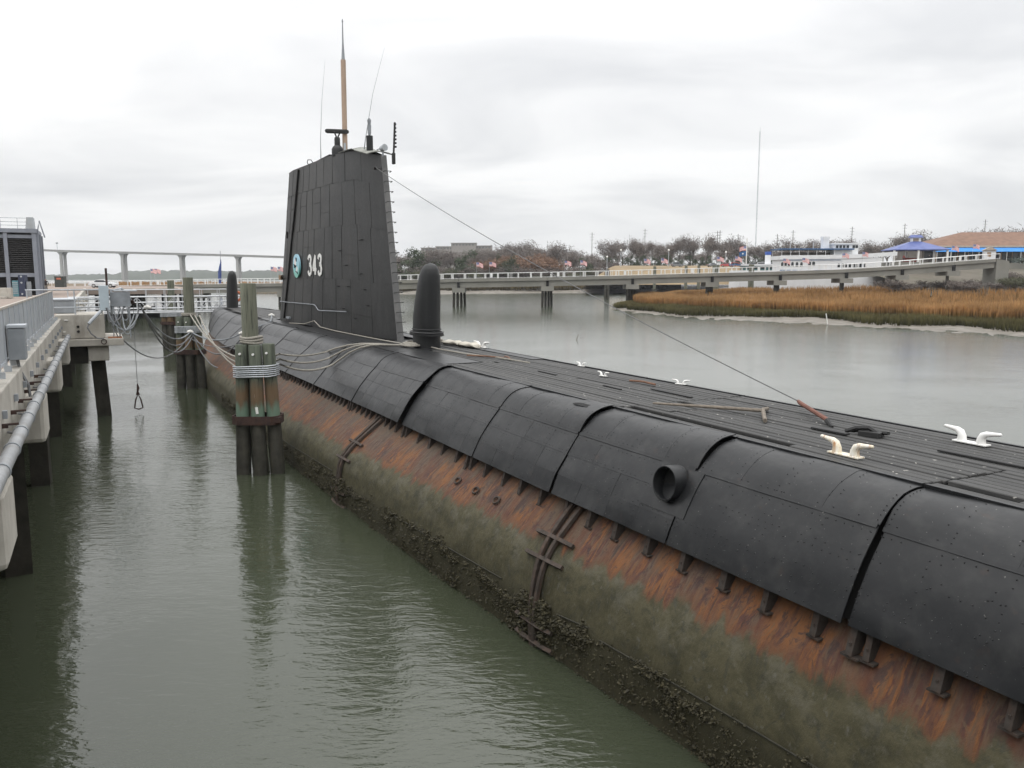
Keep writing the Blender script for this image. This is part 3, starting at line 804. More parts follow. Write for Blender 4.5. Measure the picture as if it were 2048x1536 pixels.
for dg, t0 in ((three, 37.95), (four, 37.17), (three, 36.40)):
    b = MB()
    for st in dg(): stroke(b, [(t0 - x * .56, 6.08 + y * .86) for x, y in st], (.095, .075))
    b.build('number_digit', M_white, sl)
# round crest plaque: plain pale disc with a few marks
em = thing('crest_plaque', None, None); em.parent = SUB
EC = sail_tz(39.6, 6.5) + Vector((-.10, 0, 0))
n = NT('crest_enamel'); sp_ = n.new('ShaderNodeSeparateXYZ'); n.l.new(n.tc(), sp_.inputs[0])
n.set('Base Color', n.ramp(n.math('ADD', n.math('MULTIPLY', sp_.outputs['Z'], .8), .5), [(.2, (.20, .50, .42)), (.45, (.24, .52, .58)), (.75, (.38, .62, .74))])); n.set('Roughness', .4)
TL = (sail_tz(40.4, 6.6) - sail_tz(39.8, 6.6)).normalized(); NX = Vector((-TL.y, TL.x, 0))
def disc(r0, r1, h0, h1, cy=0, cz=0, k=24): return [[tuple(TL * (cy + r_ * math.cos(a)) + Vector((0, 0, cz + r_ * math.sin(a))) + NX * h) for a in np.linspace(0, 2 * math.pi, k + 1)[:-1]] for r_, h in ((r0, h0), (r0, h1), (r1, h1))]
d = MB().loft(disc(.56, .54, -.06, .02)).build('disc', n.m, em, smooth=30); d.location = EC
for nm, rr_, cy, cz, mm in (('mark', .20, .14, .14, M_white), ('mark', .11, -.06, .30, M_glass), ('mark', .13, -.14, -.14, M_white)):
    d = MB().loft(disc(rr_, rr_ - .01, .018, .028, cy, cz, 9)).build(nm, mm, em); d.location = EC
d = MB()
for a in ((.22, -.05, .05, .0, .05), (-.05, -.02, .3, .06, .04), (.02, -.26, -.26, -.34, .035)):
    q = [TL * a[0] + Vector((0, 0, a[1])), TL * a[2] + Vector((0, 0, a[3]))]
    d.tube([k + NX * .03 for k in q], a[4], 5)
d = d.build('mark', M_glass, em); d.location = EC
# top fairings, mast, antennas
M_moss = mat('weathered_top_plate', (.24, .245, .22), (.17, .175, .155), 2.5, .75, .2)
b = MB(); b.patch(lambda y, x: Vector((x, y, topz(y) + .03 + .10 * (1 - ((x - SX) / .5) ** 2))), 29.5, 33.4, .62, -.42, 8, 6, .03); b.build('top_fairing', M_moss, sl, smooth=True)
MB().box((SX, 37.5, 11.06), (1.1, 5.5, .08)).build('bridge_deck', M_dark, sl)
MB().tube([(SX - .1, 39.6, 11.0), (SX - .4, 39.4, 11.33), (SX - .5, 38.8, 11.38), (SX - .5, 38.2, 11.3), (SX - .5, 37.7, 11.05)], .02, 5).build('bridge_rail', M_black, sl)
ms = thing('mast', None, None); ms.parent = SUB
MB().tube([(.1, 34.2, 10.9), (.12, 34.2, 14.84)], .105, 14).build('pole', mat('mast_tan', (.40, .29, .215), (.36, .26, .195), 3, .5), ms, smooth=True)
MB().tube([(.12, 34.2, 14.84), (.12, 34.2, 14.9), (.125, 34.2, 15.55), (.13, 34.2, 16.3), (.13, 34.2, 16.36), (.13, 34.2, 16.46)], [.085, .07, .032, .018, .034, .01], 10).build('tip', M_grey, ms, smooth=True)
rd = thing('radar', None, None); rd.parent = SUB
MB().lathe([(.02, -.1), (.24, -.1), (.24, .18), (.20, .26), (.12, .34), (.12, .6), (.10, .66), (.02, .66)], 14, (-.25, 34.1, 11.05)).build('pedestal', M_fin, rd, smooth=True)
b = MB(); b.tube([(-.25, 34.1, 11.66), (-.40, 34.0, 11.92)], .03, 6); b.tube([(-.25, 34.1, 11.66), (-.10, 34.2, 11.92)], .03, 6); b.build('bracket_arm', M_black, rd)
b = MB(); b.loft([[(-.25 + k * CA + .12 * math.cos(a) * SA * 2, 34.1 - k * SA * .5, 11.95 + .095 * math.sin(a)) for a in np.linspace(0, 2 * math.pi, 9)[:-1]] for k in (-.43, -.40, -.2, .2, .40, .43)]); b.build('scanner', M_black, rd, bevel=.01)
MB().tube([(-.02, 33.8, 11.0), (-.02, 33.8, 11.45)], .05, 8).build('horn', M_lgrey, rd)
MB().tube([(-.3, 36.7, 11.05), (-.3, 36.65, 12.0), (-.28, 36.3, 13.6), (-.25, 35.7, 15.1)], [.025, .014, .007, .003], 5).build('whip_antenna', M_grey, sl)
MB().tube([(-.2, 30.5, 10.75), (-.18, 30.4, 11.1), (.02, 30.0, 12.7), (.30, 29.4, 14.2)], [.025, .014, .007, .003], 5).build('whip_antenna', M_grey, sl)
pr = thing('periscope', None, None); pr.parent = SUB
MB().tube([(-.05, 30.3, 10.6), (-.05, 30.3, 11.22)], .125, 14).build('sleeve', M_fin, pr, smooth=True)
MB().tube([(-.05, 30.3, 11.22), (-.05, 30.3, 11.35), (-.05, 30.3, 11.37), (-.05, 30.3, 11.6), (-.05, 30.3, 11.62), (-.05, 30.3, 11.78), (-.05, 30.3, 11.86)], [.035, .07, .065, .075, .055, .075, .03], 10).build('head', M_grey, pr, smooth=True)
ll = thing('search_light', None, None); ll.parent = SUB
MB().tube([(.0, 28.9, 10.3), (.0, 28.9, 10.52)], .03, 6).build('stem', M_grey, ll)
MB().tube([(-.02, 29.0, 10.58), (.04, 28.78, 10.6)], [.10, .125], 12).build('lamp', M_lgrey, ll, smooth=True)
MB().tube([(-.2, 29.0, 10.52), (-.08, 28.95, 10.58)], .02, 5).build('lever', M_grey, ll)
b = MB(); b.tube([(.28, 28.6, 10.0), (.33, 28.5, 11.45)], .035, 6); b.box((.29, 28.58, 10.2), (.10, .12, .38))
for k in range(7): b.box((.335, 28.5, 10.6 + k * .13), (.07, .09, .06))
b.build('stern_light_bar', M_black, sl)
# wire stay to the deck with its turnbuckle
st = thing('wire_stay', None, None); st.parent = SUB
A0, A1 = Vector((-.22, 29.2, 9.95)), Vector((1.02, 9.92, 3.90))
wp = [A0.lerp(A1, k) - Vector((0, 0, 1.05 * k * (1 - k) * 4 * .22)) for k in np.linspace(0, 1, 25)]
MB().tube(wp, .011, 5).build('wire', mat('stay_wire', (.14, .14, .14), (.10, .10, .1), 8, .5), st)
MB().tube([A1, (.98, 9.85, 3.885), (.50, 8.86, 3.80), (.46, 8.80, 3.79)], [.03, .036, .036, .03], 8).build('turnbuckle', mat('rust_brown_paint', (.17, .062, .038), (.11, .045, .03), 6, .7, .2), st, smooth=True)
MB().tube([(.46, 8.80, 3.79), (.40, 8.68, 3.75), (.36, 8.6, 3.73)], [.045, .03, .02], 6).build('deck_eye', M_black, st)
b = MB(); p = sail_tz(29.5, 9.95); b.tube([p + Vector((-.02, .25, .02)), p + Vector((-.07, .1, 0)), A0, A0 + Vector((.1, -.5, -.12))], [.05, .035, .03, .02], 6); b.build('stay_anchor', M_black, st)
# ------------------------------------------------------------------ concrete pier (quay frame: local x = u, local y = t)
Q0 = W(-1.4, 0, 0)
PIER = thing('pier', 'long concrete pier on dark piles running along the left side of the water', 'pier', Q0, AX)
M_pave = mat('pier_paving', (.26, .205, .17), (.21, .17, .145), .7, .9, .15, 20)
T = 3.0 - 7.8 * 2
while T < 128:
    T2 = T + 7.8
    MB().span((-13, T + .01, 3.72), (-.30, T2 - .01, 4.05)).build('deck_slab', M_pave, PIER)
    MB().span((-.29, T + .015, 3.30), (.02, T2 - .015, 4.27)).build('kerb_beam', M_concrete, PIER, bevel=.025)
    T = T2
rnd = random.Random(2)
capm = MB().span((-4.5, -.62, 2.74), (.35, .62, 3.66)).mesh('pile_cap', M_concrete)
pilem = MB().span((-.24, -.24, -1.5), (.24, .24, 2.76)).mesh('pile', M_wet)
for k in range(-3, 16):
    t = 10.85 + 7.95 * k
    if abs(t - 40) < 3.2: continue
    put('pile_cap', capm, PIER, loc=(0, t, 0), bevel=.09)
    for x in (-.35, -1.9, -3.6): put('pile', pilem, PIER, loc=(x, t + rnd.uniform(-.1, .1), 0), rz=rnd.uniform(-.1, .1))
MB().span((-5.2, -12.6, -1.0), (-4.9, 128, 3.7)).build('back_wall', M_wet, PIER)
for t in np.arange(4.5, 38, 1.95):
    MB().box((.055, t, 3.93), (.06, .10, .12)).build('wall_anchor', M_grey, PIER)
    MB().tube([(.03, t + .35, 3.60), (.14, t + .35, 3.58)], .02, 6).build('wall_pin', M_drope, PIER)
# hanging utility pipe under the kerb
PIPE = thing('utility_pipe', 'grey utility pipe with banded joints hung below the pier kerb', 'pipe', Q0, AX)
def pipe_at(t): return (.26, t, 3.72 - .012 * (t - 5) * .35)
MB().tube([pipe_at(t) for t in (-8.0, 2.0, 10, 20, 30, 37.5)], .092, 14).build('pipe_run', mat('pipe_grey', (.30, .31, .32), (.23, .235, .24), 2, .5, grime=((.16, .15, .135), .6)), PIPE, smooth=True)
t = 2.6
while t < 37:
    p = Vector(pipe_at(t)); q = Vector(pipe_at(t + .06)); MB().tube([p, q], .106, 14).build('joint_band', M_grey, PIPE, smooth=True)
    if int(t * 2) % 3 == 0:
        b = MB(); b.tube([p + Vector((-.3, .1, .12)), p + Vector((-.02, .1, .125))], .018, 5); b.box((p.x - .22, t + .1, p.z + .1), (.12, .06, .06)); b.build('hanger', M_rust, PIPE)
    t += 1.42
# panelled fence on the kerb
FEN = thing('panel_fence', 'pale grey panelled fence standing on the pier kerb', 'fence', Q0, AX)
T = 2.5 - 1.19 * 12
rnd = random.Random(9)
M_panel = mat('fence_panel', (.36, .385, .41), (.32, .34, .365), .9, .6, .06, vary=.07, grime=((.30, .28, .25), .35))
while T < 37.5:
    MB().span((-.24, T + .03, 4.45), (-.205, T + 1.16, 5.37)).build('fence_panel', M_panel, FEN)
    MB().span((-.26, T - .03, 4.26), (-.19, T + .03, 5.42)).build('fence_post', M_lgrey, FEN)
    for z0 in (5.38, 4.38): MB().span((-.25, T + .032, z0), (-.195, T + 1.158, z0 + .045)).build('fence_rail', mat('fence_top_rail', (.42, .38, .33), (.34, .31, .27), 2, .7) if z0 > 5 else M_lgrey, FEN)
    b = MB(); b.box((-.13, T + .55, 4.32), (.12, .04, .12)); b.build('fence_bracket', M_lgrey, FEN)
    T += 1.19
# grey cabinet bolted to the fence
CAB = thing('electric_cabinet', 'grey metal cabinet with sloped lid hung on the pier fence', 'cabinet', W(-1.44, 18.2, 0), AX)
MB().span((-.12, -.22, 4.42), (.16, .22, 5.02)).build('cabinet_body', M_grey, CAB, bevel=.01)
MB().span((-.13, -.235, 5.03), (.19, .235, 5.09)).build('cabinet_lid', M_lgrey, CAB, bevel=.01)
MB().tube([(.0, 0, 4.42), (.02, .05, 4.2), (.14, .1, 3.9), (.17, .15, 3.4)], .03, 6).build('conduit', M_drope, CAB)

# crosswise mooring block at the end of the fence
BLK = thing('mooring_platform', 'concrete mooring platform on one square pile jutting from the pier', 'platform', Q0, AX)
MB().span((-.2, 38.4, 3.42), (1.62, 41.6, 4.42)).build('block', M_concrete, BLK, bevel=.03)
MB().span((-.6, 38.15, 3.10), (2.30, 42.0, 3.40)).build('cap', M_concrete, BLK, bevel=.03)
MB().span((.92, 38.4, 2.45), (1.72, 41, 3.09)).build('corbel', M_concrete, BLK, bevel=.04)
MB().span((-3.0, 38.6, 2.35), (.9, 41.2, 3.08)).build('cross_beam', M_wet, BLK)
b = MB(); b.loft([[(1.05 + d, 38.95, -1.5), (1.62 + d, 38.95, -1.5), (1.62 + d, 39.6, -1.5), (1.05 + d, 39.6, -1.5)] if z else [(1.0, 38.95, 2.44), (1.56, 38.95, 2.44), (1.56, 39.6, 2.44), (1.0, 39.6, 2.44)] for z, d in ((1, .12), (0, 0))]); b.build('pile', M_wet, BLK)
for z in (3.72, 3.92): MB().tube([(.62, 38.41, z), (.62, 38.37, z)], .055, 10).build('bolt_hole', M_dark, BLK)
b = MB(); b.box((.1, 38.38, 3.72), (.1, .05, .05)); b.box((.2, 38.38, 4.2), (.14, .04, .04)); b.build('bolt_plate', M_white, BLK)
b = MB()
b.span((1.72, 38.25, 3.405), (2.25, 38.8, 3.45)); b.build('rust_plate', mat('rust_orange', (.30, .13, .06), (.22, .09, .045), 5, .85, .3), BLK)
MB().tube([(1.55 + .1 * math.cos(a), 38.12, 3.28 + .1 * math.sin(a)) for a in np.linspace(0, 2 * math.pi, 15)[:-1]], .018, 6, closed=True).build('mooring_ring', M_rust, BLK, smooth=True)
# pipe railing on the block
RAIL = thing('pipe_railing', 'galvanised pipe railing with mesh box at the end of the pier fence', 'railing', Q0, AX)
for z in (5.45, 5.05, 4.72): MB().tube([(-1.2, 38.6, z), (2.0, 38.6, z)], .026, 8).build('rail', M_lgrey, RAIL, smooth=True)
for x in (-1.15, .55, 1.95): MB().tube([(x, 38.6, 4.42), (x, 38.6, 5.45)], .028, 8).build('post', M_lgrey, RAIL, smooth=True)
SHB = thing('shore_power_box', 'pale blue electrical panel with grey switch box on the mooring platform', 'electrical box', W(.35, 38.2, 0), AX)
MB().span((-.28, .1, 4.58), (.10, .35, 5.62)).build('panel', mat('pale_blue_paint', (.42, .49, .53), (.37, .43, .47), 2, .55), SHB, bevel=.012)
MB().span((.14, .3, 4.72), (.92, .7, 5.35)).build('switch_box', M_grey, SHB, bevel=.02)
MB().span((.3, .28, 5.37), (1.2, .8, 5.42)).build('switch_hood', M_lgrey, SHB, bevel=.01)
MB().tube([(.05, .6, 5.4), (.05, .6, 6.35)], .045, 8).build('post', M_rust, SHB, smooth=True)
for x, y in ((-.2, .3), (.2, .5), (.85, .5)): MB().tube([(x, y, 4.42 if x < .1 else 3.4), (x, y, 4.7)], .03, 6).build('leg', M_lgrey, SHB)
MB().tube([(-.25, .0, 4.55), (-.6, -.2, 4.2), (-.72, -.25, 4.05)], .07, 8).build('conduit_hood', M_lgrey, SHB, smooth=True)
HOS = thing('hose_bundle', 'loops of grey power hose hanging below the electrical box', 'hoses', W(.35, 38.2, 0), AX)
rnd = random.Random(14)
for k in range(9):
    x0, x1 = rnd.uniform(-.1, .7), rnd.uniform(.3, 1.25); d = rnd.uniform(3.42, 4.15); y = rnd.uniform(.0, .5)
    pts = []
    for s in np.linspace(0, 1, 13):
        pts.append((lerp(x0, x1, s) + .12 * math.sin(s * 5 + k), y + .1 * math.sin(k + s * 3), 4.7 - (4.7 - d) * math.sin(math.pi * s) ** .8 + (.0 if k % 2 else -.3 * s)))
    MB().tube(pts, .026, 6).build('hose', (M_drope, M_grey, M_lgrey)[k % 3], HOS, smooth=True)
MB().tube([(-.72, -.25, 4.05), (-.78, -.3, 3.9), (-.66, -.32, 3.65), (-.45, -.28, 3.45), (-.2, -.2, 3.42)], .03, 6).build('hose', M_drope, HOS, smooth=True)
EQ = thing('grey_equipment_locker', 'low grey equipment locker behind the pipe railing', 'locker', W(-1.2, 40.3, 0), AX)
MB().span((-.5, -.5, 4.43), (.35, .5, 4.98)).build('locker_body', M_grey, EQ, bevel=.02)
MB().prism([(-.55, 4.99), (.55, 4.99), (.2, 5.08), (-.2, 5.08)], 0, -.54, .39).build('locker_lid', M_lgrey, EQ)

# davit and lifting wire with its shackle
DAV = thing('davit', 'short davit boom leaning out from the platform with rusty pulley', 'davit', W(0, 0, 0), AX)
dtip = W(1.35, 39.3, 4.95); 
def ql(u, t, z): return (u, t, z)
b = MB(); b.tube([ql(.5, 39.0, 4.42), ql(.55, 39.0, 5.4), ql(.95, 39.05, 5.5)], .045, 8); b.build('boom', M_lgrey, DAV, smooth=True)
MB().tube([ql(.95, 39.05, 5.5), ql(1.36, 39.2, 4.92)], .05, 8).build('arm', M_grey, DAV, smooth=True)
b = MB(); b.tube([ql(1.32, 39.15, 4.98), ql(1.40, 39.2, 4.80)], .085, 8); b.build('pulley', M_rust, DAV, smooth=True)
HW = thing('lifting_wire', 'long lifting wire hanging from the davit ending in a dark shackle', 'wire hook', W(1.36, 39.2, 0), AX)
MB().tube([(0.03, 0, 4.8), (0, 0, 2.9), (0, 0, 1.3)], .012, 5).build('wire', M_drope, HW)
MB().tube([(0, 0, 1.3), (.02, 0, 1.1), (-.01, 0, .95), (0, 0, .8)], [.02, .06, .04, .09], 8).build('hook_block', M_rust, HW, smooth=True)
MB().tube([(0, 0, .82), (-.1, 0, .6), (-.17, 0, .22), (0, 0, .15), (.17, 0, .22), (.1, 0, .6)], .035, 6, closed=True).build('shackle', M_rust, HW, smooth=True)

# ------------------------------------------------------------------ timber dolphins
def pile_mat(name, c1, c2, rusty):
    n = NT(name); v = n.tc(); sep = n.new('ShaderNodeSeparateXYZ'); n.l.new(v, sep.inputs[0]); Z = sep.outputs['Z']
    g = n.noise(n.map(v, (9, 9, .5)), 1.6, 6, .65); g2 = n.noise(n.map(v, (3, 3, .7)), 1.3, 4)
    c = n.mix(n.ramp(g, [(.35, 0), (.65, 1)]), c1, c2)
    c = n.mix(n.ramp(g, [(.55, 0), (.66, .75)]), c, (.030, .034, .027))
    zz = n.math('ADD', Z, n.math('MULTIPLY', n.math('SUBTRACT', g2, .5), .9))
    if rusty:
        c = n.mix(n.ramp(n.math('MULTIPLY', n.math('ABSOLUTE', n.math('SUBTRACT', zz, 2.42)), 1.9), [(.25, .8), (.9, 0)]), c, (.145, .085, .042))
        c = n.mix(n.ramp(n.math('MULTIPLY', n.math('ABSOLUTE', n.math('SUBTRACT', zz, 1.88)), 2.6), [(.3, .9), (.9, 0)]), c, (.135, .205, .15))
    n.set('Base Color', c); n.set('Roughness', .85)
    n.bump(g, .9, .05); return n.m
M_pileA = pile_mat('green_treated_timber', (.105, .118, .086), (.066, .078, .058), True)
M_pileK = pile_mat('pale_green_timber', (.165, .168, .125), (.105, .112, .082), False)
M_pilelow = mat('tidal_dark_timber', (.045, .042, .032), (.025, .024, .018), 3, .7, .5, 14, grime=((.085, .078, .055), .4))
M_galv = mat('galvanised_wire', (.42, .44, .46), (.34, .36, .38), 6, .4, metal=.3)
def dolphin(label, X, Y, tops, king, iron_z, band_z, spread, rad, extra=None):
    d = thing('mooring_dolphin', label, 'pilings', (X, Y, 0), 0, 'timber mooring dolphins along the channel')
    rnd = random.Random(int(Y))
    for (dx, dy, zt) in tops:
        p0 = Vector((dx, dy, zt)); bt = Vector((dx * spread + .06, dy * spread, -1.6))
        k = (zt - iron_z) / (zt + 1.6); mid = p0.lerp(bt, k)
        up = MB(); n_ = 14
        up.tube([mid, mid.lerp(p0, .5), p0 - Vector((0, 0, .015)), p0], [rad * 1.04, rad * 1.02, rad, rad * .95], n_)
        up.build('pile', M_pileA, d, smooth=True)
        MB().tube([bt, bt.lerp(mid, .6), mid - Vector((0, 0, .02))], [rad * 1.12, rad * 1.16, rad * 1.08], n_).build('pile_foot', M_pilelow, d, smooth=True)
        MB().tube([p0 + Vector((0, -rad + .02, -.27)), p0 + Vector((.0, -rad - .05, -.27))], .035, 8).build('bolt', M_white, d)
    kx, ky, kz, kr, lean = king
    MB().tube([(kx - lean * 1.2, ky, -1.5), (kx, ky, iron_z), (kx + lean * .2, ky, kz - .01), (kx + lean * .2, ky, kz)], [kr * 1.1, kr * 1.05, kr, kr * .96], 16).build('king_pile', M_pileK, d, smooth=True)
    xs = [p[0] for p in tops]; ys = [p[1] for p in tops]
    def hull2(o, k):
        x0, x1, y0, y1 = min(xs) * k - o, max(xs) * k + o, min(ys) * k - o, max(max(ys), ky) * k + o; c = o * .8
        return [(x0, y0 + c), (x0 + c, y0), (x1 - c, y0), (x1, y0 + c), (x1, y1 - c), (x1 - c, y1), (x0 + c, y1), (x0, y1 - c)]
    kk = lerp(1, spread, .45)
    a = hull2(rad + .02, kk); bq = hull2(rad + .06, kk)
    bm = MB(); n_ = len(a)
    for z0, z1 in ((iron_z - .14, iron_z + .12),):
        bm.loft([[(x, y, z0) for x, y in a], [(x, y, z0) for x, y in bq], [(x, y, z1) for x, y in bq], [(x, y, z1) for x, y in a]], cap0=False, cap1=False)
    bm.box((max(xs) * kk + rad * .7, min(ys) - rad * .5, iron_z), (.34, .22, .16))
    bm.build('iron_band', M_rust, d)
    kb = lerp(1, spread, .12)
    for i in range(6):
        MB().tube([(x, y, band_z - .16 + i * .062 + rnd.uniform(-.006, .006) + .03 * x) for x, y in hull2(rad + .03, kb)], .021, 5, closed=True).build('wire_wrap', M_galv, d, smooth=True)
    if extra: extra(d)
    return d
def wraps(d):
    for i in range(3):
        MB().tube([(-.20 + .31 * math.cos(a), .12 + .31 * math.sin(a), 4.02 + i * .075 + .02 * math.sin(a * 2 + i)) for a in np.linspace(0, 2 * math.pi, 25)[:-1]], .042, 7, closed=True).build('rope_wrap', M_rope, d, smooth=True)
    b = MB(); b.tube([(-.02, -.20 - .2, 3.1), (.0, -.42, 2.4), (.06, -.43, 1.95)], .018, 5); b.tube([(.04, -.43, 2.1), (.06, -.43, 1.9)], .045, 7); b.build('wire_tail', M_white, d)
dolphin('nearest mooring dolphin of green timber piles with rope wraps and wire bands', -7.73, 24.5,
        [(-.42, -.15, 3.97), (.0, -.22, 3.96), (.36, -.08, 3.99)], (-.20, .12, 5.80, .235, -.22), 1.70, 3.18, 1.42, .19, wraps)
def wraps2(d):
    for i in range(2):
        MB().tube([(-.05 + .34 * math.cos(a), .1 + .34 * math.sin(a), 3.95 + i * .08) for a in np.linspace(0, 2 * math.pi, 21)[:-1]], .045, 6, closed=True).build('rope_wrap', M_rope, d, smooth=True)
dolphin('middle mooring dolphin of dark green piles with power cables hung across it', -17.35, 43.6,
        [(-.44, -.15, 3.86), (.0, -.2, 3.85), (.44, -.1, 3.88)], (.0, .12, 5.95, .26, -.05), 2.0, 3.2, 1.36, .21, wraps2)
dolphin('farthest mooring dolphin of weathered piles beyond the power cables', -28.2, 67.2,
        [(-.5, -.1, 3.3), (.0, -.2, 3.3), (.5, 0, 3.3)], (.05, .1, 5.7, .27, 0), 2.2, 2.9, 1.0, .27)

# ------------------------------------------------------------------ ropes and cables
def sag(a, b, s, k=14):
    a, b = Vector(a), Vector(b); return [a.lerp(b, q) - Vector((0, 0, s * 4 * q * (1 - q))) for q in np.linspace(0, 1, k)]
def sub_w(x, t, z): return W(9.5 + x, t, z)
def rope(label, paths, r_=.03, m=None, name='mooring_rope', cat='rope', group=None, extra=None):
    o = thing(name, label, cat, (0, 0, 0), 0, group)
    for p in paths: MB().tube(p, r_, 6).build('strand', m or M_rope, o, smooth=True)
    if extra: extra(o)
    return o
# three lines from the middle dolphin past the near one on to the casing
def on_plate(t, s, h=.06):
    p, nn = sp(t, s, seclift(t, s) + h); return sub_w(p.x, p.y, p.z)
for k, lb in enumerate(('uppermost of the three grey mooring ropes lying over the hull side beside the near dolphin', 'middle one of the three grey mooring ropes lying over the hull side', 'lowest of the three grey mooring ropes lying over the hull side')):
    a = Vector((-17.2 + .25 * k, 43.4, 3.98 - .03 * k))
    c = Vector((-7.2, 25.0, 3.62 - .16 * k))
    p1 = sag(a, c, .95 + .15 * k, 16)
    e = on_plate(28.6 - .9 * k, 1.02 + .14 * k)
    p2 = sag(c, e, .10 + .05 * k, 9)[1:]
    q = [on_plate(27.9 - .8 * k, .8), on_plate(27.2 - .7 * k, .45), on_plate(26.6 - .5 * k, .1), sub_w(-1.3, 26.0 - .2 * k, 3.78), sub_w(-.9, 25.4, 3.77), sub_w(-.55 + .1 * k, 25.0, 3.78)]
    rope(lb, [p1 + p2 + q], .032, group='mooring ropes to the hull')
rope('thin grey rope running along the deck below the sail into the coil', [[sub_w(-1.25, 40, 3.76), sub_w(-.95, 38.2, 3.80), sub_w(-.75, 37.0, 4.0), sub_w(-.85, 35.5, 3.8), sub_w(-.8, 33, 3.77), sub_w(-.7, 30, 3.77), sub_w(-.6, 27.5, 3.77), sub_w(-.5, 25.2, 3.78)]], .024)
rope('pale rope running from the coil across the planks toward the camera', [[sub_w(-.2, 24.6, 3.80), sub_w(-.1, 23.5, 3.76), sub_w(.0, 21.8, 3.76), sub_w(.35, 20.2, 3.76), sub_w(.5, 18.6, 3.76)]], .022)
def coil(label, x, t, r0, n_, seed):
    rnd = random.Random(seed); pts = []
    for k in range(n_):
        a = k * .55; r_ = r0 * (1 - .5 * k / n_) * rnd.uniform(.85, 1.1)
        pts.append((r_ * math.cos(a) * 1.0, r_ * 1.7 * math.sin(a), .04 + .10 * (k / n_) + rnd.uniform(0, .035)))
    o = thing('rope_coil', label, 'rope coil', sub_w(x, t, DECK + .01), AX)
    MB().tube(pts, .034, 6).build('coiled_rope', M_rope, o, smooth=True)
coil('loose coil of grey rope heaped on the deck in front of the fin', -.42, 24.9, .36, 62, 3)
coil('small heap of rope behind the fin base', .75, 25.9, .3, 30, 6)
# canvas sacks behind the fin
for k, (x, t, lb) in enumerate(((.98, 24.9, 'pale canvas sack lying beside the fin base'), (1.12, 23.9, 'pale canvas sack lying next to the white cleat'))):
    o = thing('canvas_sack', lb, 'sack', sub_w(x, t, DECK), AX + .2)
    segs = 14
    MB().loft([[(w_ * math.cos(a) + .03 * math.sin(3 * a + y * 9), y, .01 + h * (.55 + .5 * math.sin(a))) for a in np.linspace(0, 2 * math.pi, segs + 1)[:-1]] for y, w_, h in ((-.5, .06, .05), (-.45, .15, .12), (-.25, .2, .17), (0, .18, .14), (.25, .21, .17), (.44, .15, .11), (.5, .04, .05))]).build('canvas', mat('pale_canvas', (.52, .49, .42), (.43, .40, .34), 5, .9, .3), o, smooth=True)
# wooden T-pole lying on the planks
o = thing('wooden_pole', 'wooden pole with a T handle lying on the deck planks', 'pole', sub_w(0, 0, DECK + .045), AX)
M_stick = mat('bare_wood', (.19, .16, .125), (.13, .11, .09), 6, .8, .2, stretch=(6, .4, 6))
MB().tube([(-.80, 11.55, 0), (-.2, 10.6, .02), (.22, 9.92, .03)], [.02, .03, .032], 7).build('shaft', M_stick, o, smooth=True)
MB().tube([(.58, 10.18, .0), (.22, 9.92, .05), (-.08, 9.58, .01), (-.30, 9.33, .0)], .034, 7).build('cross_handle', M_stick, o, smooth=True)
for k, (x, t, l, a, lb) in enumerate(((.15, 20.6, 1.3, .5, 'rust coloured stick lying on the planks near the rope'), (.55, 20.0, .9, -.3, 'splintered brown stick lying across the far planks'), (.75, 14.0, .8, .1, 'short brown stick lying on the planks beyond the pole'))):
    o = MB().tube([(0, -l / 2, 0), (.03, 0, .015), (0, l / 2, .0)], .024, 6).build('stick', mat('brown_wood', (.20, .10, .06), (.13, .07, .045), 6, .85), None, label=lb, cat='stick'); o.location = sub_w(x, t, DECK + .04); o.rotation_euler.z = AX + a
# shore power cables with white ties
def ties(pts):
    def f(o):
        for p in pts:
            MB().tube([Vector(p) + Vector((-.16, 0, -.03)), Vector(p), Vector(p) + Vector((.15, 0, -.04))], [.06, .10, .05], 8).build('white_tie', M_wrope, o, smooth=True)
    return f
S0 = Vector((-16.3, 35.6, 4.78)); T1 = Vector((-16.9, 42.6, 3.12)); T2_ = Vector((-13.4, 40.2, 3.22)); E1 = sub_w(-1.0, 45.8, 3.9)
p_a = sag(S0, T1, .85); p_b = sag(T1, T2_, .55)[1:]; p_c = [T2_.lerp(sub_w(-1.9, 41.5, 3.7), .5) + Vector((0, 0, .02)), sub_w(-1.75, 42, 3.75), E1]
for k in range(3):
    off = Vector((.05 * k, 0, -.10 * k))
    rope(('grey shore power cable with white ties slung from the platform to the hull', 'dark cable hung just below the tied shore power cable', 'lowest dark cable of the sagging shore power bundle')[k],
         [[p + off for p in sag(S0, T1, .85 + .25 * k)] + [p + off for p in sag(T1, T2_, .40 + .62 * k)[1:]] + [p + off * .5 for p in p_c]], .034, M_drope if k else M_grey, 'power_cable', 'cable', 'shore power cables', ties([T1 + Vector((0, -.05, .02)), T2_, S0 + Vector((.35, 0, -.1)), E1]) if k == 0 else None)
S1 = W(.85, 38.3, 3.35)
rope('long thin grey rope sagging from the platform corner over the middle dolphin', [sag(S1, T1 + Vector((-.1, -.1, -.28)), .95) + sag(T1 + Vector((-.1, -.1, -.28)), Vector((-12.9, 40.0, 3.0)), .5)[1:] + [Vector(sub_w(-2.2, 41.2, 3.4))]], .026, M_drope)
rope('hanging tail of rope under the white knots beside the davit', [sag(S0, W(1.0, 38.6, 3.9), .5, 9)], .026, M_drope)

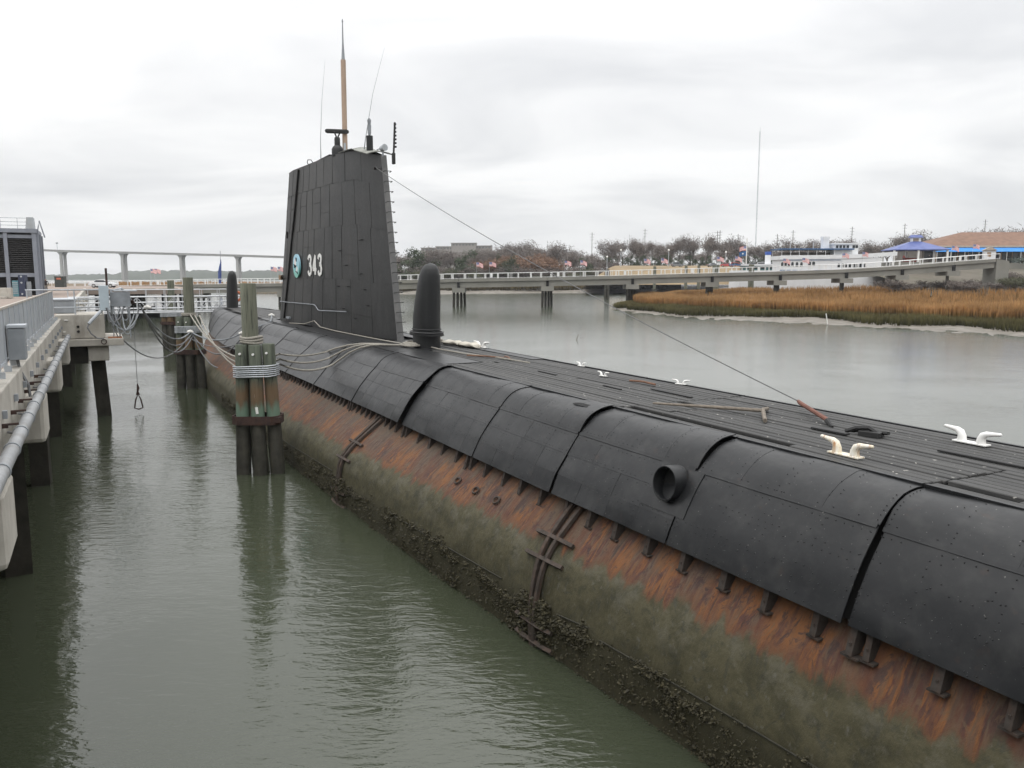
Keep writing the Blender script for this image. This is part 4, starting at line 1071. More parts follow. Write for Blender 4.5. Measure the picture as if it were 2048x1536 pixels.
# gangway over to the far deck
GW = thing('gangway', 'aluminium truss gangway from the pier across to the submarine deck', 'gangway', W(0, 64.5, 0), AX)
M_alu = mat('aluminium', (.52, .53, .54), (.43, .44, .45), 4, .4, metal=.4)
x0, x1 = -1.8, 10.6
MB().span((x0, -.55, 3.46), (x1, .55, 3.54)).build('walkway', M_alu, GW)
for y in (-.6, .6):
    for z, r_ in ((3.42, .06), (3.72, .035), (4.15, .035), (4.55, .05), (5.06, .03)): MB().tube([(x0, y, z), (x1, y, z)], r_, 6).build('chord', M_alu, GW)
    k = 0; x = x0
    while x <= x1 + .01:
        MB().tube([(x, y, 3.42), (x, y, 5.06 if k % 2 == 0 else 4.55)], .028, 6).build('upright', M_alu, GW)
        if k % 2 == 0 and x + 1.24 <= x1: MB().tube([(x, y, 3.72), (x + .62, y, 4.52), (x + 1.24, y, 3.72)], .024, 5).build('brace', M_alu, GW)
        x += .62; k += 1
o = thing('life_ring', 'orange life ring hanging on the end of the gangway beside the sail', 'life ring', W(9.2, 62.9, 4.55), AX)
MB().tube([(.32 * math.cos(a), 0, .32 * math.sin(a)) for a in np.linspace(0, 2 * math.pi, 25)[:-1]], .085, 8, closed=True).build('ring', mat('orange_plastic', (.62, .15, .05), rough=.5), o, smooth=True)
o = thing('floating_dock', 'low dark floating dock beyond the farthest dolphin', 'dock', far(303, 624, 128).to_2d().to_3d(), 0)
MB().span((-2.4, -1.5, -.3), (2.4, 1.5, .55)).build('float', M_black, o, bevel=.05)
MB().span((-2.3, -1.4, .56), (2.3, 1.4, .68)).build('decking', M_grey, o)
for x in (-1.8, .2, 1.7): MB().tube([(x, 0, .68), (x, 0, 1.9)], .06, 6).build('post', M_grey, o)
MB().span((-1.2, -.5, .69), (.1, .6, 1.35)).build('dock_locker', M_lgrey, o, bevel=.03)
o = MB().tube([(0, 0, -.6), (.45, .1, .55)], [.05, .03], 6).build('driftwood_stick', M_stick, None, label='thin bare stick poking out of the open water', cat='stick'); o.location = (5.9, 77, 0)
# ------------------------------------------------------------------ far shore: ground sheets
def sheet(name, rows, m, kind='structure', **kw):
    b = MB(); n_ = len(rows[0]); b.v = [tuple(p) for r_ in rows for p in r_]
    b.f = [(i * n_ + k, i * n_ + k + 1, (i + 1) * n_ + k + 1, (i + 1) * n_ + k) for i in range(len(rows) - 1) for k in range(n_ - 1)]
    return b.build(name, m, smooth=True, kind=kind, **kw)
M_mud = mat('tidal_mud', (.185, .163, .135), (.105, .092, .072), .5, .55, .5, 3, grime=((.06, .056, .036), .8), spec=.35)
M_marsh = mat('marsh_soil', (.15, .10, .05), (.10, .075, .04), .2, .95, .3, 3)
M_straw = mat('dry_lawn', (.235, .17, .09), (.19, .14, .075), .12, .95, .2, 2)
M_dirt = mat('bank_dirt', (.115, .098, .074), (.075, .066, .047), .15, .95, .3, 2, grime=((.06, .07, .035), .6))
def polyat(pts, k):
    i = min(int(k), len(pts) - 2); return Vector(pts[i]).lerp(Vector(pts[i + 1]), k - i)
MUD = [(147, 12, 0), (87, 40, 0), (46.5, 73.5, 0), (36, 92, 0), (23, 105, 0), (16.5, 134, 0), (15, 150, 0), (22, 182, 0), (45, 215, 0)]
GRS = [(170, 33, .3), (105, 62, .3), (60, 93, .3), (47.5, 113, .3), (32, 134, .3), (23.5, 152, .3), (23.5, 163, .3), (30, 182, .3), (48, 212, .3)]
BCK = [(330, 120, 4.6), (300, 190, 4.6), (240, 225, 4.4), (180, 225, 4.0), (130, 222, 3.4), (98, 220, 2.7), (82, 219, 2.1), (66, 217, 1.2), (52, 214, .6)]
rows = []
KK = np.linspace(0, len(MUD) - 1.0001, 60)
KM = np.linspace(0, len(MUD) - 1.0001, 260)
for s in np.linspace(0, 1, 9):
    rows.append([polyat(MUD, k).lerp(polyat(GRS, k), s) + Vector((-.8, -1, 0)) * (2.2 * mnoise.noise(Vector((k * 2.6, 1, 0))) + .7 * mnoise.noise(Vector((k * 9, 2, 0)))) * (1 - s) + Vector((0, 0, -.22 * (1 - s) + .13 * mnoise.noise(Vector((k * 11, s * 5, 0))) + .05 * mnoise.noise(Vector((k * 31, s * 11, 0))))) for k in KM])
sheet('mud_flat', rows, M_mud)
rows = []
for s in np.linspace(0, 1, 14):
    rows.append([polyat(GRS, k).lerp(polyat(BCK, k), s) + Vector((0, 0, -.02 + .1 * mnoise.noise(Vector((k * 3, s * 9, 4))))) for k in KK])
sheet('marsh_ground', rows, M_marsh)
# grasses
def blade_mat(name, stops):
    n = NT(name); sep = n.new('ShaderNodeSeparateXYZ'); n.l.new(n.tc('UV'), sep.inputs[0])
    nz = n.noise(n.tc(), .12, 4, .6); nz2 = n.noise(n.tc(), 1.4, 2)
    c = n.ramp(sep.outputs['Y'], stops)
    c = n.mix(1.0, c, n.ramp(nz, [(.32, .62), (.68, 1.25)]), 'MULTIPLY')
    c = n.mix(1.0, c, n.ramp(nz2, [(.3, .75), (.7, 1.2)]), 'MULTIPLY')
    n.set('Base Color', c); n.set('Roughness', .9); n.set('Specular IOR Level', .1)
    return n.m
M_cord = blade_mat('marsh_grass_blades', [(.0, (.045, .040, .018)), (.22, (.08, .064, .025)), (.42, (.21, .125, .045)), (.66, (.34, .18, .070)), (1, (.40, .25, .115))])
M_lowg = blade_mat('low_green_grass', [(.0, (.036, .036, .015)), (.6, (.082, .078, .032)), (1, (.14, .118, .052))])
M_dryg = blade_mat('dry_grass', [(0, (.05, .044, .024)), (.5, (.085, .068, .034)), (1, (.13, .095, .045))])
def tufts(name, label, pts, h, wd, m_, seed, blades=3, cat='grass'):
    rnd = random.Random(seed); vs, fs, uv = [], [], []
    for p in pts:
        for _ in range(blades):
            a = rnd.uniform(0, math.pi); hh = h * rnd.uniform(.78, 1.08) * (1 + .28 * mnoise.noise(Vector((p[0] * .16, p[1] * .16, seed)))); x, y = p[0] + rnd.uniform(-.3, .3), p[1] + rnd.uniform(-.3, .3)
            w_ = wd * rnd.uniform(.6, 1.3); lx, ly = rnd.uniform(-.3, .3) * h * .4, rnd.uniform(-.3, .3) * h * .4
            o = len(vs); dx, dy = math.cos(a) * w_, math.sin(a) * w_
            vs += [(x - dx, y - dy, p[2] - .05), (x + dx, y + dy, p[2] - .05), (x + dx * .8 + lx * .5, y + dy * .8 + ly * .5, p[2] + hh * .6), (x + lx, y + ly, p[2] + hh), (x - dx * .8 + lx * .5, y - dy * .8 + ly * .5, p[2] + hh * .6)]
            fs.append((o, o + 1, o + 2, o + 3, o + 4)); uv += [(0, 0), (1, 0), (1, .6), (.5, 1), (0, .6)]
    me = bpy.data.meshes.new(name); me.from_pydata(vs, [], fs); me.update()
    u = me.uv_layers.new(name='UVMap'); u.data.foreach_set('uv', np.array(uv, dtype=np.float32).ravel())
    me.materials.append(m_)
    return put(name, me, None, label=label, cat=cat, kind='stuff')
rnd = random.Random(77)
def marsh_p(k, s): return polyat(GRS, k).lerp(polyat(BCK, k), s)
pts = []
for _ in range(14000):
    k = 1 + rnd.random() * 6.9; p = marsh_p(k, rnd.random() ** 2 * .09 + .02); pts.append(p)
for _ in range(26000):
    k = 1 + rnd.random() * 6.9; s = rnd.random() ** 1.1 * .93 + .06; pts.append(marsh_p(k, s))
tufts('marsh_grass', 'tall orange brown marsh grass covering the bank behind the mud', pts, 2.15, .065, M_cord, 1)
pts = []
for _ in range(9000):
    k = 1 + rnd.random() * 6.9; s = rnd.random() ** 1.5 * (.25 + .75 * mnoise.noise(Vector((k * 1.7, 3.3, 0)))); p = polyat(GRS, k).lerp(polyat(MUD, k), max(0, s)); p.z = .3 - .3 * max(0, s); pts.append(p)
tufts('low_marsh_grass', 'short dark green grass fringing the mud below the orange marsh', pts, .95, .055, M_lowg, 2)
# far bank across the creek
NB = 50
def bank_row(px0, px1, Y0, Y1, z, wob=0.0, seed=0):
    out = []
    for i in range(NB):
        k = i / (NB - 1); px = lerp(px0, px1, k); Y = lerp(Y0, Y1, k) + 10 * mnoise.noise(Vector((k * 6, seed, 0)))
        out.append(Vector(((px - 1024) / 1620 * Y, Y, z + wob * mnoise.noise(Vector((k * 9, seed, 3))))))
    return out
sheet('far_mud_bank', [bank_row(700, 1360, 268, 306, -.3), bank_row(700, 1360, 274, 313, .35, .2), bank_row(700, 1360, 286, 322, 1.3, .3)], M_mud)
sheet('bank_slope', [bank_row(700, 1360, 285.5, 321.5, 1.25, .3), bank_row(700, 1360, 305, 335, 3.0, .4, 2), bank_row(690, 1380, 360, 380, 4.0, .5, 3), bank_row(600, 1500, 640, 640, 5, 0, 4)], M_dirt)
pts = []
for _ in range(6000):
    k = rnd.random(); px = lerp(740, 1330, k); Y = lerp(281, 318, k) + rnd.uniform(0, 22); pts.append(((px - 1024) / 1620 * Y, Y, 1.0 + (Y - lerp(281, 318, k)) * .085))
tufts('bank_grass', 'dull green and brown grass on the far creek bank', pts, 1.7, .22, M_dryg, 3)
# lawn mound behind the dock and land to the right
sheet('lawn', [[far(px, y0 + (570 - y0) * max(0, 1 - (px - 1170) / 60) ** 1.3, Y) for px in np.linspace(1170, 1560, 60)] for y0, Y in ((569, 268), (551, 280), (541, 290), (534.5, 300), (532.5, 322), (531, 460))], M_straw)
sheet('right_land', [[far(px, y0, Y) for px in np.linspace(1480, 2250, 24)] for y0, Y in ((572, 228), (548, 240), (538, 262), (534, 300), (530, 420), (528, 620))], M_dirt)
sheet('far_left_marsh_ground', [[Vector((x, Y, z)) for x in np.linspace(-330, -40, 12)] for Y, z in ((300, -.3), (308, .5), (420, 1.0), (560, 1.3))], M_marsh)
pts = []
for _ in range(7000):
    Y = 306 + 230 * rnd.random() ** 1.8; px = rnd.uniform(242, 800); pts.append(((px - 1024) / 1620 * Y, Y, .5))
tufts('far_marsh_grass', 'band of orange marsh grass seen through the causeway railing on the left', pts, 2.4, .42, M_cord, 5)
M_hill = mat('distant_wooded_hill', (.055, .065, .045), (.040, .050, .036), .02, .95, .4, .08)
def hills(name, Y, pxs, tops, depth):
    rows = []
    xs = np.linspace(pxs[0], pxs[-1], 150)
    for s, hf in ((0, 0), (.12, .62), (.3, .9), (.6, 1.0), (1, .7)):
        rows.append([Vector(((px - 1024) / 1620 * (Y + depth * s), Y + depth * s, -.5 + (CAM_Z + (553 - float(np.interp(px, pxs, tops))) / 1620 * Y + 3.5 * mnoise.noise(Vector((px * .11, s * 3, Y))) + 2.6 * mnoise.noise(Vector((px * .33, s * 5, Y)))) * hf)) for px in xs])
    return sheet(name, rows, M_hill)
hills('far_hill', 1500, (60, 150, 200, 235, 262, 300, 420, 480, 560, 760, 900), (549, 549, 547.5, 547, 541, 540, 539, 541, 538, 534, 532), 260)
hills('horizon_hills', 3000, (-400, 60, 130, 300), (548, 549, 549, 548), 400)

# ------------------------------------------------------------------ trees
M_bark = mat('bare_bark', (.13, .112, .098), (.095, .082, .073), 1.5, .9)
M_twig = mat('bare_twigs', (.165, .138, .122), (.118, .098, .086), .25, .95, vary=.14)
M_twigr = mat('russet_twigs', (.24, .135, .08), (.17, .105, .07), .25, .95, vary=.12)
M_ever = mat('evergreen_leaves', (.052, .070, .032), (.034, .048, .022), .5, .9, vary=.2)
M_olive = mat('olive_leaves', (.095, .098, .050), (.066, .070, .036), .5, .9, vary=.2)
def tree_mesh(seed, H, Wd, kind):
    rnd = random.Random(seed); tr = MB(); ends = []
    def limb(p, d, l, r_, lev):
        q = p + d * l; midp = p.lerp(q, .5) + Vector((rnd.uniform(-1, 1), rnd.uniform(-1, 1), 0)) * l * .06
        tr.tube([p, midp, q], [r_, r_ * .8, r_ * .6], 5 if lev < 2 else 3, cap=False)
        ends.append((p, q, lev))
        if lev >= 3: return
        for _ in range(4 if lev == 0 else 3):
            a = rnd.uniform(0, 6.28); sp_ = rnd.uniform(.4, .95)
            nd = (d + Vector((math.cos(a), math.sin(a), rnd.uniform(-.1, .4))) * sp_).normalized()
            limb(p.lerp(q, rnd.uniform(.55, 1)), nd, l * rnd.uniform(.55, .8), r_ * .5, lev + 1)
    if kind == 'bare': limb(Vector((0, 0, 0)), Vector((rnd.uniform(-.08, .08), 0, 1)), H * .34, H * .019, 0)
    elif kind == 'shrub':
        for _ in range(4): limb(Vector((rnd.uniform(-.6, .6), rnd.uniform(-.6, .6), 0)), Vector((rnd.uniform(-.4, .4), rnd.uniform(-.4, .4), 1)).normalized(), H * .34, H * .012, 1)
    else: limb(Vector((0, 0, 0)), Vector((0, 0, 1)), H * .32, H * .02, 1)
    cr = MB()
    if kind in ('bare', 'shrub'):
        N = 1500 if kind == 'bare' else 2000
        for _ in range(N):
            p, q, lev = ends[rnd.randrange(len(ends))]
            if lev < (2 if kind == 'bare' else 2): continue
            o = p.lerp(q, rnd.uniform(.2, 1.25)) + Vector((rnd.gauss(0, 1), rnd.gauss(0, 1), rnd.gauss(0, .7))) * (.05 * H)
            d = Vector((rnd.gauss(0, 1), rnd.gauss(0, 1), rnd.gauss(.7, .8))).normalized(); l = rnd.uniform(.5, 1.3) * H * .07; w_ = rnd.uniform(.003, .0065) * H
            if kind == 'shrub': w_ *= 1.5
            sd = d.cross(Vector((rnd.gauss(0, 1), rnd.gauss(0, 1), rnd.gauss(0, 1)))).normalized()
            if o.z < (.30 if kind == 'bare' else .08) * H: continue
            cr.add([o - sd * w_, o + sd * w_, o + d * l], [(0, 1, 2)])
    else:
        cl = [(Vector((rnd.gauss(0, .30) * Wd, rnd.gauss(0, .30) * Wd, H * rnd.uniform(.22, .92))), rnd.uniform(.10, .2) * H) for _ in range(22)]
        for c, r_ in cl:
            kx = 1 - abs(c.z / H - .5) * .7; c.x *= kx; c.y *= kx
            for _ in range(95):
                d = Vector((rnd.gauss(0, 1), rnd.gauss(0, 1), rnd.gauss(0, .8))).normalized(); o = c + d * r_ * rnd.uniform(.45, 1.1)
                a = d.cross(Vector((rnd.gauss(0, 1), rnd.gauss(0, 1), rnd.gauss(0, 1)))).normalized(); b_ = d.cross(a) + d * rnd.uniform(-.5, .5); s = H * rnd.uniform(.016, .034)
                cr.add([o - a * s, o + a * s * .8 + b_ * s * .3, o + b_ * s * 1.3], [(0, 1, 2)])
    return tr.mesh('trunk', M_bark), cr
TM = {}
for i in range(5): TM['bare', i] = tree_mesh(100 + i, 10, 6, 'bare')
for i in range(4): TM['shrub', i] = tree_mesh(200 + i, 6, 5, 'shrub')
for i in range(3): TM['leafy', i] = tree_mesh(300 + i, 8, 6, 'leafy')
CR = {}
def tree(kind, i, loc, h, wide, label, m_, group, rz):
    base = {'bare': 10, 'shrub': 6, 'leafy': 8}[kind]
    key = (kind, i, m_.name)
    if key not in CR: CR[key] = TM[kind, i][1].mesh('crown', m_)
    o = thing('bush' if kind == 'shrub' else ('evergreen_tree' if kind == 'leafy' else 'bare_tree'), label, 'bush' if kind == 'shrub' else 'tree', loc, rz, group)
    k = h / base * (1.22 if kind == 'bare' else 1.1 if kind == 'shrub' else 1.05); o.scale = (k * wide, k * wide, k)
    put('trunk', TM[kind, i][0], o); put('crown', CR[key], o)
    return o
rnd = random.Random(50)
def grow(n_, px0, px1, Y0, Y1, toppx, kind, m_, label, group, base_z, wide=1.0, jit=.14):
    for k in range(n_):
        px = lerp(px0, px1, (k + rnd.uniform(.1, .9)) / n_); Y = rnd.uniform(Y0, Y1)
        top = float(np.interp(px, *toppx)) if isinstance(toppx, tuple) else toppx
        z1 = CAM_Z + (553 - top) / 1620 * Y; h = (z1 - base_z) * rnd.uniform(1 - jit, 1 + jit * .45)
        tree(kind, rnd.randrange({'bare': 5, 'shrub': 4, 'leafy': 3}[kind]), ((px - 1024) / 1620 * Y, Y, base_z), h, wide * rnd.uniform(.85, 1.2), label, m_, group, rnd.uniform(0, 6.28))
TOPB = ([780, 850, 900, 985, 1045, 1080, 1140, 1200, 1240], [506, 502, 500, 491, 477, 486, 498, 508, 504])
grow(34, 784, 1215, 345, 420, TOPB, 'bare', M_twig, 'grey brown bare tree in the thicket on the far bank', 'bare trees of the far bank thicket', 3.6, 1.25)
grow(14, 985, 1115, 330, 345, 499, 'shrub', M_twigr, 'russet bush glowing in front of the bare thicket', 'russet bushes of the far bank', 3.4, 1.3)
grow(40, 784, 1215, 318, 345, 525, 'shrub', M_twig, 'low tangled grey bush along the far bank', 'low bushes along the far bank', 3.0, 1.7, .3)
grow(16, 784, 1200, 312, 330, 533, 'shrub', M_olive, 'low olive green bush at the foot of the far bank thicket', 'olive bushes along the far bank', 2.6, 1.5, .3)
for px, top, Y, wd, lb in ((829, 500, 322, 1.25, 'broad dark evergreen tree at the thicket end next to the fin'), (928, 499, 326, 1.0, 'dark evergreen tree standing behind the first pair of flags'), (1012, 509, 322, .8, 'grey green small evergreen tree right of the first flags'), (1172, 515, 328, .8, 'dull evergreen tree at the right end of the thicket')):
    z1 = CAM_Z + (553 - top) / 1620 * Y
    tree('leafy', rnd.randrange(3), ((px - 1024) / 1620 * Y, Y, 2.8), z1 - 2.8, wd * .95, lb, M_ever, 'evergreens in the far bank thicket', rnd.uniform(0, 6))
TOPR = ([1205, 1240, 1300, 1350, 1420, 1480, 1540, 1600], [486, 480, 477, 473, 476, 482, 478, 490])
grow(24, 1208, 1555, 385, 420, TOPR, 'bare', M_twig, 'tall bare tree in the row behind the parking lot', 'bare trees behind the parking lot', 9.0, 1.0)
grow(16, 1215, 1560, 378, 395, 512, 'leafy', M_ever, 'low dark evergreen shrub under the bare trees behind the parking lot', 'evergreen shrubs behind the parking lot', 9.3, 1.1)
grow(14, 1200, 1560, 425, 470, 500, 'bare', M_twig, 'pale bare tree far behind the parking lot row', 'far bare trees behind the parking lot', 8.5, 1.5)
TOPQ = ([1550, 1600, 1660, 1740, 1800, 1840, 1880, 1960, 2000, 2060], [492, 482, 476, 486, 464, 470, 474, 456, 452, 452])
grow(30, 1552, 2075, 330, 390, TOPQ, 'bare', M_twig, 'bare tree rising behind the white boat and restaurant', 'bare trees behind the restaurant', 9.0, 1.3)
grow(15, 1780, 1995, 157, 176, 553, 'shrub', M_twig, 'tangled grey bush on the slope below the restaurant', 'bushes on the slope below the restaurant', 2.2, 1.5, .3)
grow(8, 1996, 2075, 166, 182, 538, 'shrub', M_twig, 'dense grey brown bush right of the footbridge abutment', 'bushes beside the footbridge abutment', 3.2, 1.7, .2)
grow(7, 1998, 2075, 158, 170, 545, 'shrub', M_olive, 'low olive bush below the restaurant terrace', 'olive bushes below the restaurant terrace', 3.0, 1.7, .2)
o = tree('leafy', 1, far(2022, 553, 205).to_2d().to_3d() + Vector((0, 0, 4)), 6.6, 1.5, 'blue grey bush beside the end of the causeway', mat('bluegrey_leaves', (.12, .15, .13), (.08, .10, .09), .5, .9), None, 1.0)

# ------------------------------------------------------------------ causeway footbridge
BR = thing('footbridge', 'long pale concrete footbridge with white railings crossing behind the submarine', 'footbridge')
bp = [(120, 574), (240, 572), (380, 569), (560, 566.5), (740, 562), (900, 558), (1080, 555), (1240, 551.5), (1405, 547), (1548, 543.5), (1689, 539), (1803, 532.5), (1912, 524), (1990, 518.5)]
YB = 165.0
def bz(X): px = 1024 + X * 1620 / YB / .992; return CAM_Z + (553 - float(np.interp(px, [q[0] for q in bp], [q[1] for q in bp]))) / 1620 * YB
def bx(px): return (px - 1024) / 1620 * YB * .992
M_bconc = mat('bridge_concrete', (.235, .228, .20), (.19, .185, .165), .25, .85, grime=((.20, .19, .155), .5))
joints = [bx(p) for p in (100, 392, 480, 567, 655, 742, 830, 917, 1095, 1265, 1424, 1560, 1692, 1803, 1905, 1988)]
joints = [bx(p) for p in (100, 217, 392, 567, 742, 917, 1095, 1265, 1424, 1560, 1692, 1803, 1905, 1988)]
rnd = random.Random(12)
def beam(y0, y1, h0, h1, xa, xb):
    b = MB(); k = 3; rg = []
    for i in range(k + 1):
        x = lerp(xa, xb, i / k); z = bz(x); rg.append([(x, YB + y0, z + h0), (x, YB + y1, z + h0), (x, YB + y1, z + h1), (x, YB + y0, z + h1)])
    return b.loft([list(reversed(r_)) for r_ in rg])
for xa, xb in zip(joints, joints[1:]):
    beam(-.25, 4.2, -.62, 0, xa + .03, xb - .03).build('deck_slab', M_bconc, BR)
    for y in (.05, 3.2): beam(y, y + .55, -1.78, -.63, xa + .12, xb - .12).build('girder', M_bconc, BR)
for x in joints[1:-1]:
    z = bz(x)
    MB().span((x - 1.3, YB - .35, z - 2.75), (x + 1.3, YB + 4.4, z - 1.80)).build('pier_cap', M_wet if False else M_bconc, BR)
    MB().span((x - .25, YB - .38, z - 1.79), (x + .25, YB + .02, z - .63)).build('girder_joint', M_dark, BR)
    for dx, dy in ((-.95, .2), (-.3, 1.6), (.35, 2.8), (.95, 3.9)):
        MB().tube([(x + dx * 1.1, YB + dy, -1.2 if z - 2.75 > 0 else -1.2), (x + dx, YB + dy, z - 2.76)], .26, 8).build('bridge_pile', M_wet, BR, smooth=True)
M_rwht = mat('white_railing', (.78, .78, .77), (.68, .68, .67), 1, .5)
for y in (-.1, 4.05):
    x = joints[0] + .3; k = 0
    while x < joints[-1] - 1.6:
        L = 2.05 + (.5 if k % 3 == 0 else 0)
        z, z2 = bz(x), bz(x + L)
        b = MB()
        b.tube([(x, YB + y, z + 1.02), (x + L, YB + y, z2 + 1.02)], .055, 4); b.tube([(x, YB + y, z + .10), (x + L, YB + y, z2 + .10)], .025, 4)
        b.tube([(x + .06, YB + y, z), (x + .06, YB + y, z + 1.02)], .05, 4); b.tube([(x + L - .06, YB + y, z2), (x + L - .06, YB + y, z2 + 1.02)], .05, 4)
        if y < 0 and k % 6 == 3: b.box((x + L * .5, YB + y, (z + z2) / 2 + .56), (.5, .06, .8))
        if y < 0 and k % 9 == 5: b.tube([(x + .4, YB + y, z), (x + .4, YB + y, z + 1)], .045, 4); b.tube([(x + .75, YB + y, z), (x + .75, YB + y, z + 1)], .045, 4)
        b.build('railing_section', M_rwht, BR, kind=None)
        x += L + .03; k += 1
# abutment and bank at the land end
o = thing('abutment', 'concrete abutment where the footbridge meets the land', 'abutment')
X9 = joints[-1]; MB().loft([[(X9 + .05, YB - .3, -1), (X9 + 3, YB + .3, -1), (X9 + 3, YB + 5, -1), (X9 + .05, YB + 4.3, -1)], [(X9 + .05, YB - .3, bz(X9) + .02), (X9 + 3, YB + .3, bz(X9) - .4), (X9 + 3, YB + 5, bz(X9) - .4), (X9 + .05, YB + 4.3, bz(X9) + .02)]]).build('abutment_wall', M_bconc, o)
sheet('embankment', [[Vector((x, YB + y, z + .5 * mnoise.noise(Vector((x * .3, y * .3, 0))))) for x in np.linspace(X9 - 14, X9 + 75, 22)] for y, z in ((-9, 1.0), (-4, 2.0), (1, 3.0), (10, 4.6), (28, 7.2), (60, 9.2))], M_dirt)
# flags along the railing
def flag_mat():
    n = NT('striped_flag_cloth'); sep = n.new('ShaderNodeSeparateXYZ'); n.l.new(n.tc('UV'), sep.inputs[0]); U, V_ = sep.outputs[0], sep.outputs[1]
    s = n.math('MODULO', n.math('FLOOR', n.math('MULTIPLY', V_, 12.999)), 2)
    c = n.mix(s, (.55, .06, .07), (.80, .78, .76))
    canton = n.math('MULTIPLY', n.math('LESS_THAN', U, .4), n.math('GREATER_THAN', V_, .4615))
    gx = n.math('SUBTRACT', n.math('FRACT', n.math('MULTIPLY', U, 15)), .5); gy = n.math('SUBTRACT', n.math('FRACT', n.math('MULTIPLY', V_, 16.7)), .5)
    star = n.math('LESS_THAN', n.math('ADD', n.math('MULTIPLY', gx, gx), n.math('MULTIPLY', gy, gy)), .06)
    c = n.mix(canton, c, n.mix(star, (.055, .075, .26), (.8, .8, .8)))
    n.set('Base Color', c); n.set('Roughness', .8); return n.m
M_flag = flag_mat()
def cloth(name, w_, h_, m_, parent, amp=.10, droop=.25):
    vs, fs, uv = [], [], []; NX_, NY = 10, 5
    for i in range(NX_ + 1):
        for j in range(NY + 1):
            u, v_ = i / NX_, j / NY
            vs.append((u * w_, amp * math.sin(u * 7 + v_ * 1.2) * (.3 + u), -h_ * (1 - v_) - droop * w_ * u * u * .8 - .03 * math.sin(u * 9)))
    for i in range(NX_):
        for j in range(NY):
            a = i * (NY + 1) + j; fs.append((a, a + NY + 1, a + NY + 2, a + 1)); uv += [(i / NX_, j / NY), ((i + 1) / NX_, j / NY), ((i + 1) / NX_, (j + 1) / NY), (i / NX_, (j + 1) / NY)]
    me = bpy.data.meshes.new(name); me.from_pydata(vs, [], fs); me.update()
    l = me.uv_layers.new(name='UVMap'); l.data.foreach_set('uv', np.array(uv, dtype=np.float32).ravel()); me.materials.append(m_)
    me.polygons.foreach_set('use_smooth', [True] * len(fs))
    return put(name, me, parent)
flags = [(953, 'first'), (979, 'second'), (1129, 'third'), (1160, 'fourth'), (1287, 'fifth'), (1321, 'sixth'), (1432, 'seventh'), (1468, 'eighth'), (1564, 'ninth'), (1602, 'tenth'), (1681, 'eleventh'), (1721, 'twelfth'), (1898, 'thirteenth'), (1940, 'fourteenth')]
wh = {953: 'left one of the two flags in front of the dark evergreen', 979: 'right one of the two flags in front of the dark evergreen', 1129: 'left one of the two flags beside the russet bushes', 1160: 'right one of the two flags beside the russet bushes', 1287: 'left one of the two flags in front of the dry lawn', 1321: 'right one of the two flags in front of the dry lawn', 1432: 'flag before the red parked cars, left one of its pair', 1468: 'flag before the red parked cars, right one of its pair', 1564: 'flag before the stern windows of the white boat', 1602: 'flag before the white boat near its paired doors', 1681: 'flag before the middle windows of the white boat', 1721: 'flag before the bow of the white boat', 1898: 'flag under the blue awning, left one of its pair', 1940: 'flag under the blue awning beside the little gatehouse'}
for px, _ in flags:
    X = bx(px); z = bz(X); hgt = {1564: 2.6, 1602: 2.6}.get(px, 3.3)
    o = thing('flag', 'small striped flag, ' + wh[px].replace('flags ', '').replace('flag ', ''), 'flag', (X, YB - .2, z), rnd.uniform(-.35, .2), 'small flags along the footbridge railing')
    MB().tube([(0, 0, .2), (0, 0, hgt)], .022, 5).build('flagpole', M_lgrey, o)
    c = cloth('flag_cloth', 1.35, .82, M_flag, o, droop=rnd.uniform(.2, .45)); c.location = (0, 0, hgt - .03)
for px, lb in ((303, 'left one of two small flags far off beyond the middle dolphin'), (311, 'right one of two small flags far off beyond the middle dolphin'), (543, 'left one of two flags next to the leading edge of the sail'), (557, 'right one of two flags next to the leading edge of the sail')):
    X = bx(px); z = bz(X); o = thing('flag', lb.replace('two small flags', 'two small striped flags').replace('two flags', 'two striped flags'), 'flag', (X, YB - .2, z), -.2, 'small flags along the footbridge railing')
    MB().tube([(0, 0, .2), (0, 0, 3.4)], .022, 5).build('flagpole', M_lgrey, o); cloth('flag_cloth', 1.3, .8, M_flag, o).location = (0, 0, 3.35)

# ------------------------------------------------------------------ highway bridge far left
HB = thing('highway_bridge', 'long high concrete highway bridge on slender columns far off at left', 'bridge')
M_far = mat('far_concrete', (.36, .355, .345), (.32, .315, .305), .05, .85)
YH = 820.0
hp_ = [(20, 497), (90, 501), (250, 505), (480, 511), (580, 514), (760, 524)]
def hz(px): return CAM_Z + (553 - float(np.interp(px, [q[0] for q in hp_], [q[1] for q in hp_]))) / 1620 * YH
hx = lambda px: (px - 1024) / 1620 * YH
hpx = [20, 130, 251, 367, 479, 590, 700, 760]
for a, b_ in zip(hpx, hpx[1:]):
    rg = [[(hx(p), YH, hz(p) - 1.5), (hx(p), YH + 12, hz(p) - 1.5), (hx(p), YH + 12, hz(p)), (hx(p), YH, hz(p))] for p in (a, b_ - .2)]
    MB().loft([list(reversed(r_)) for r_ in rg]).build('road_deck', M_far, HB)
    rg = [[(hx(p), YH - .3, hz(p) + .02), (hx(p), YH + .2, hz(p) + .02), (hx(p), YH + .2, hz(p) + .6), (hx(p), YH - .3, hz(p) + .6)] for p in (a, b_ - .2)]
    MB().loft([list(reversed(r_)) for r_ in rg]).build('parapet', M_far, HB)
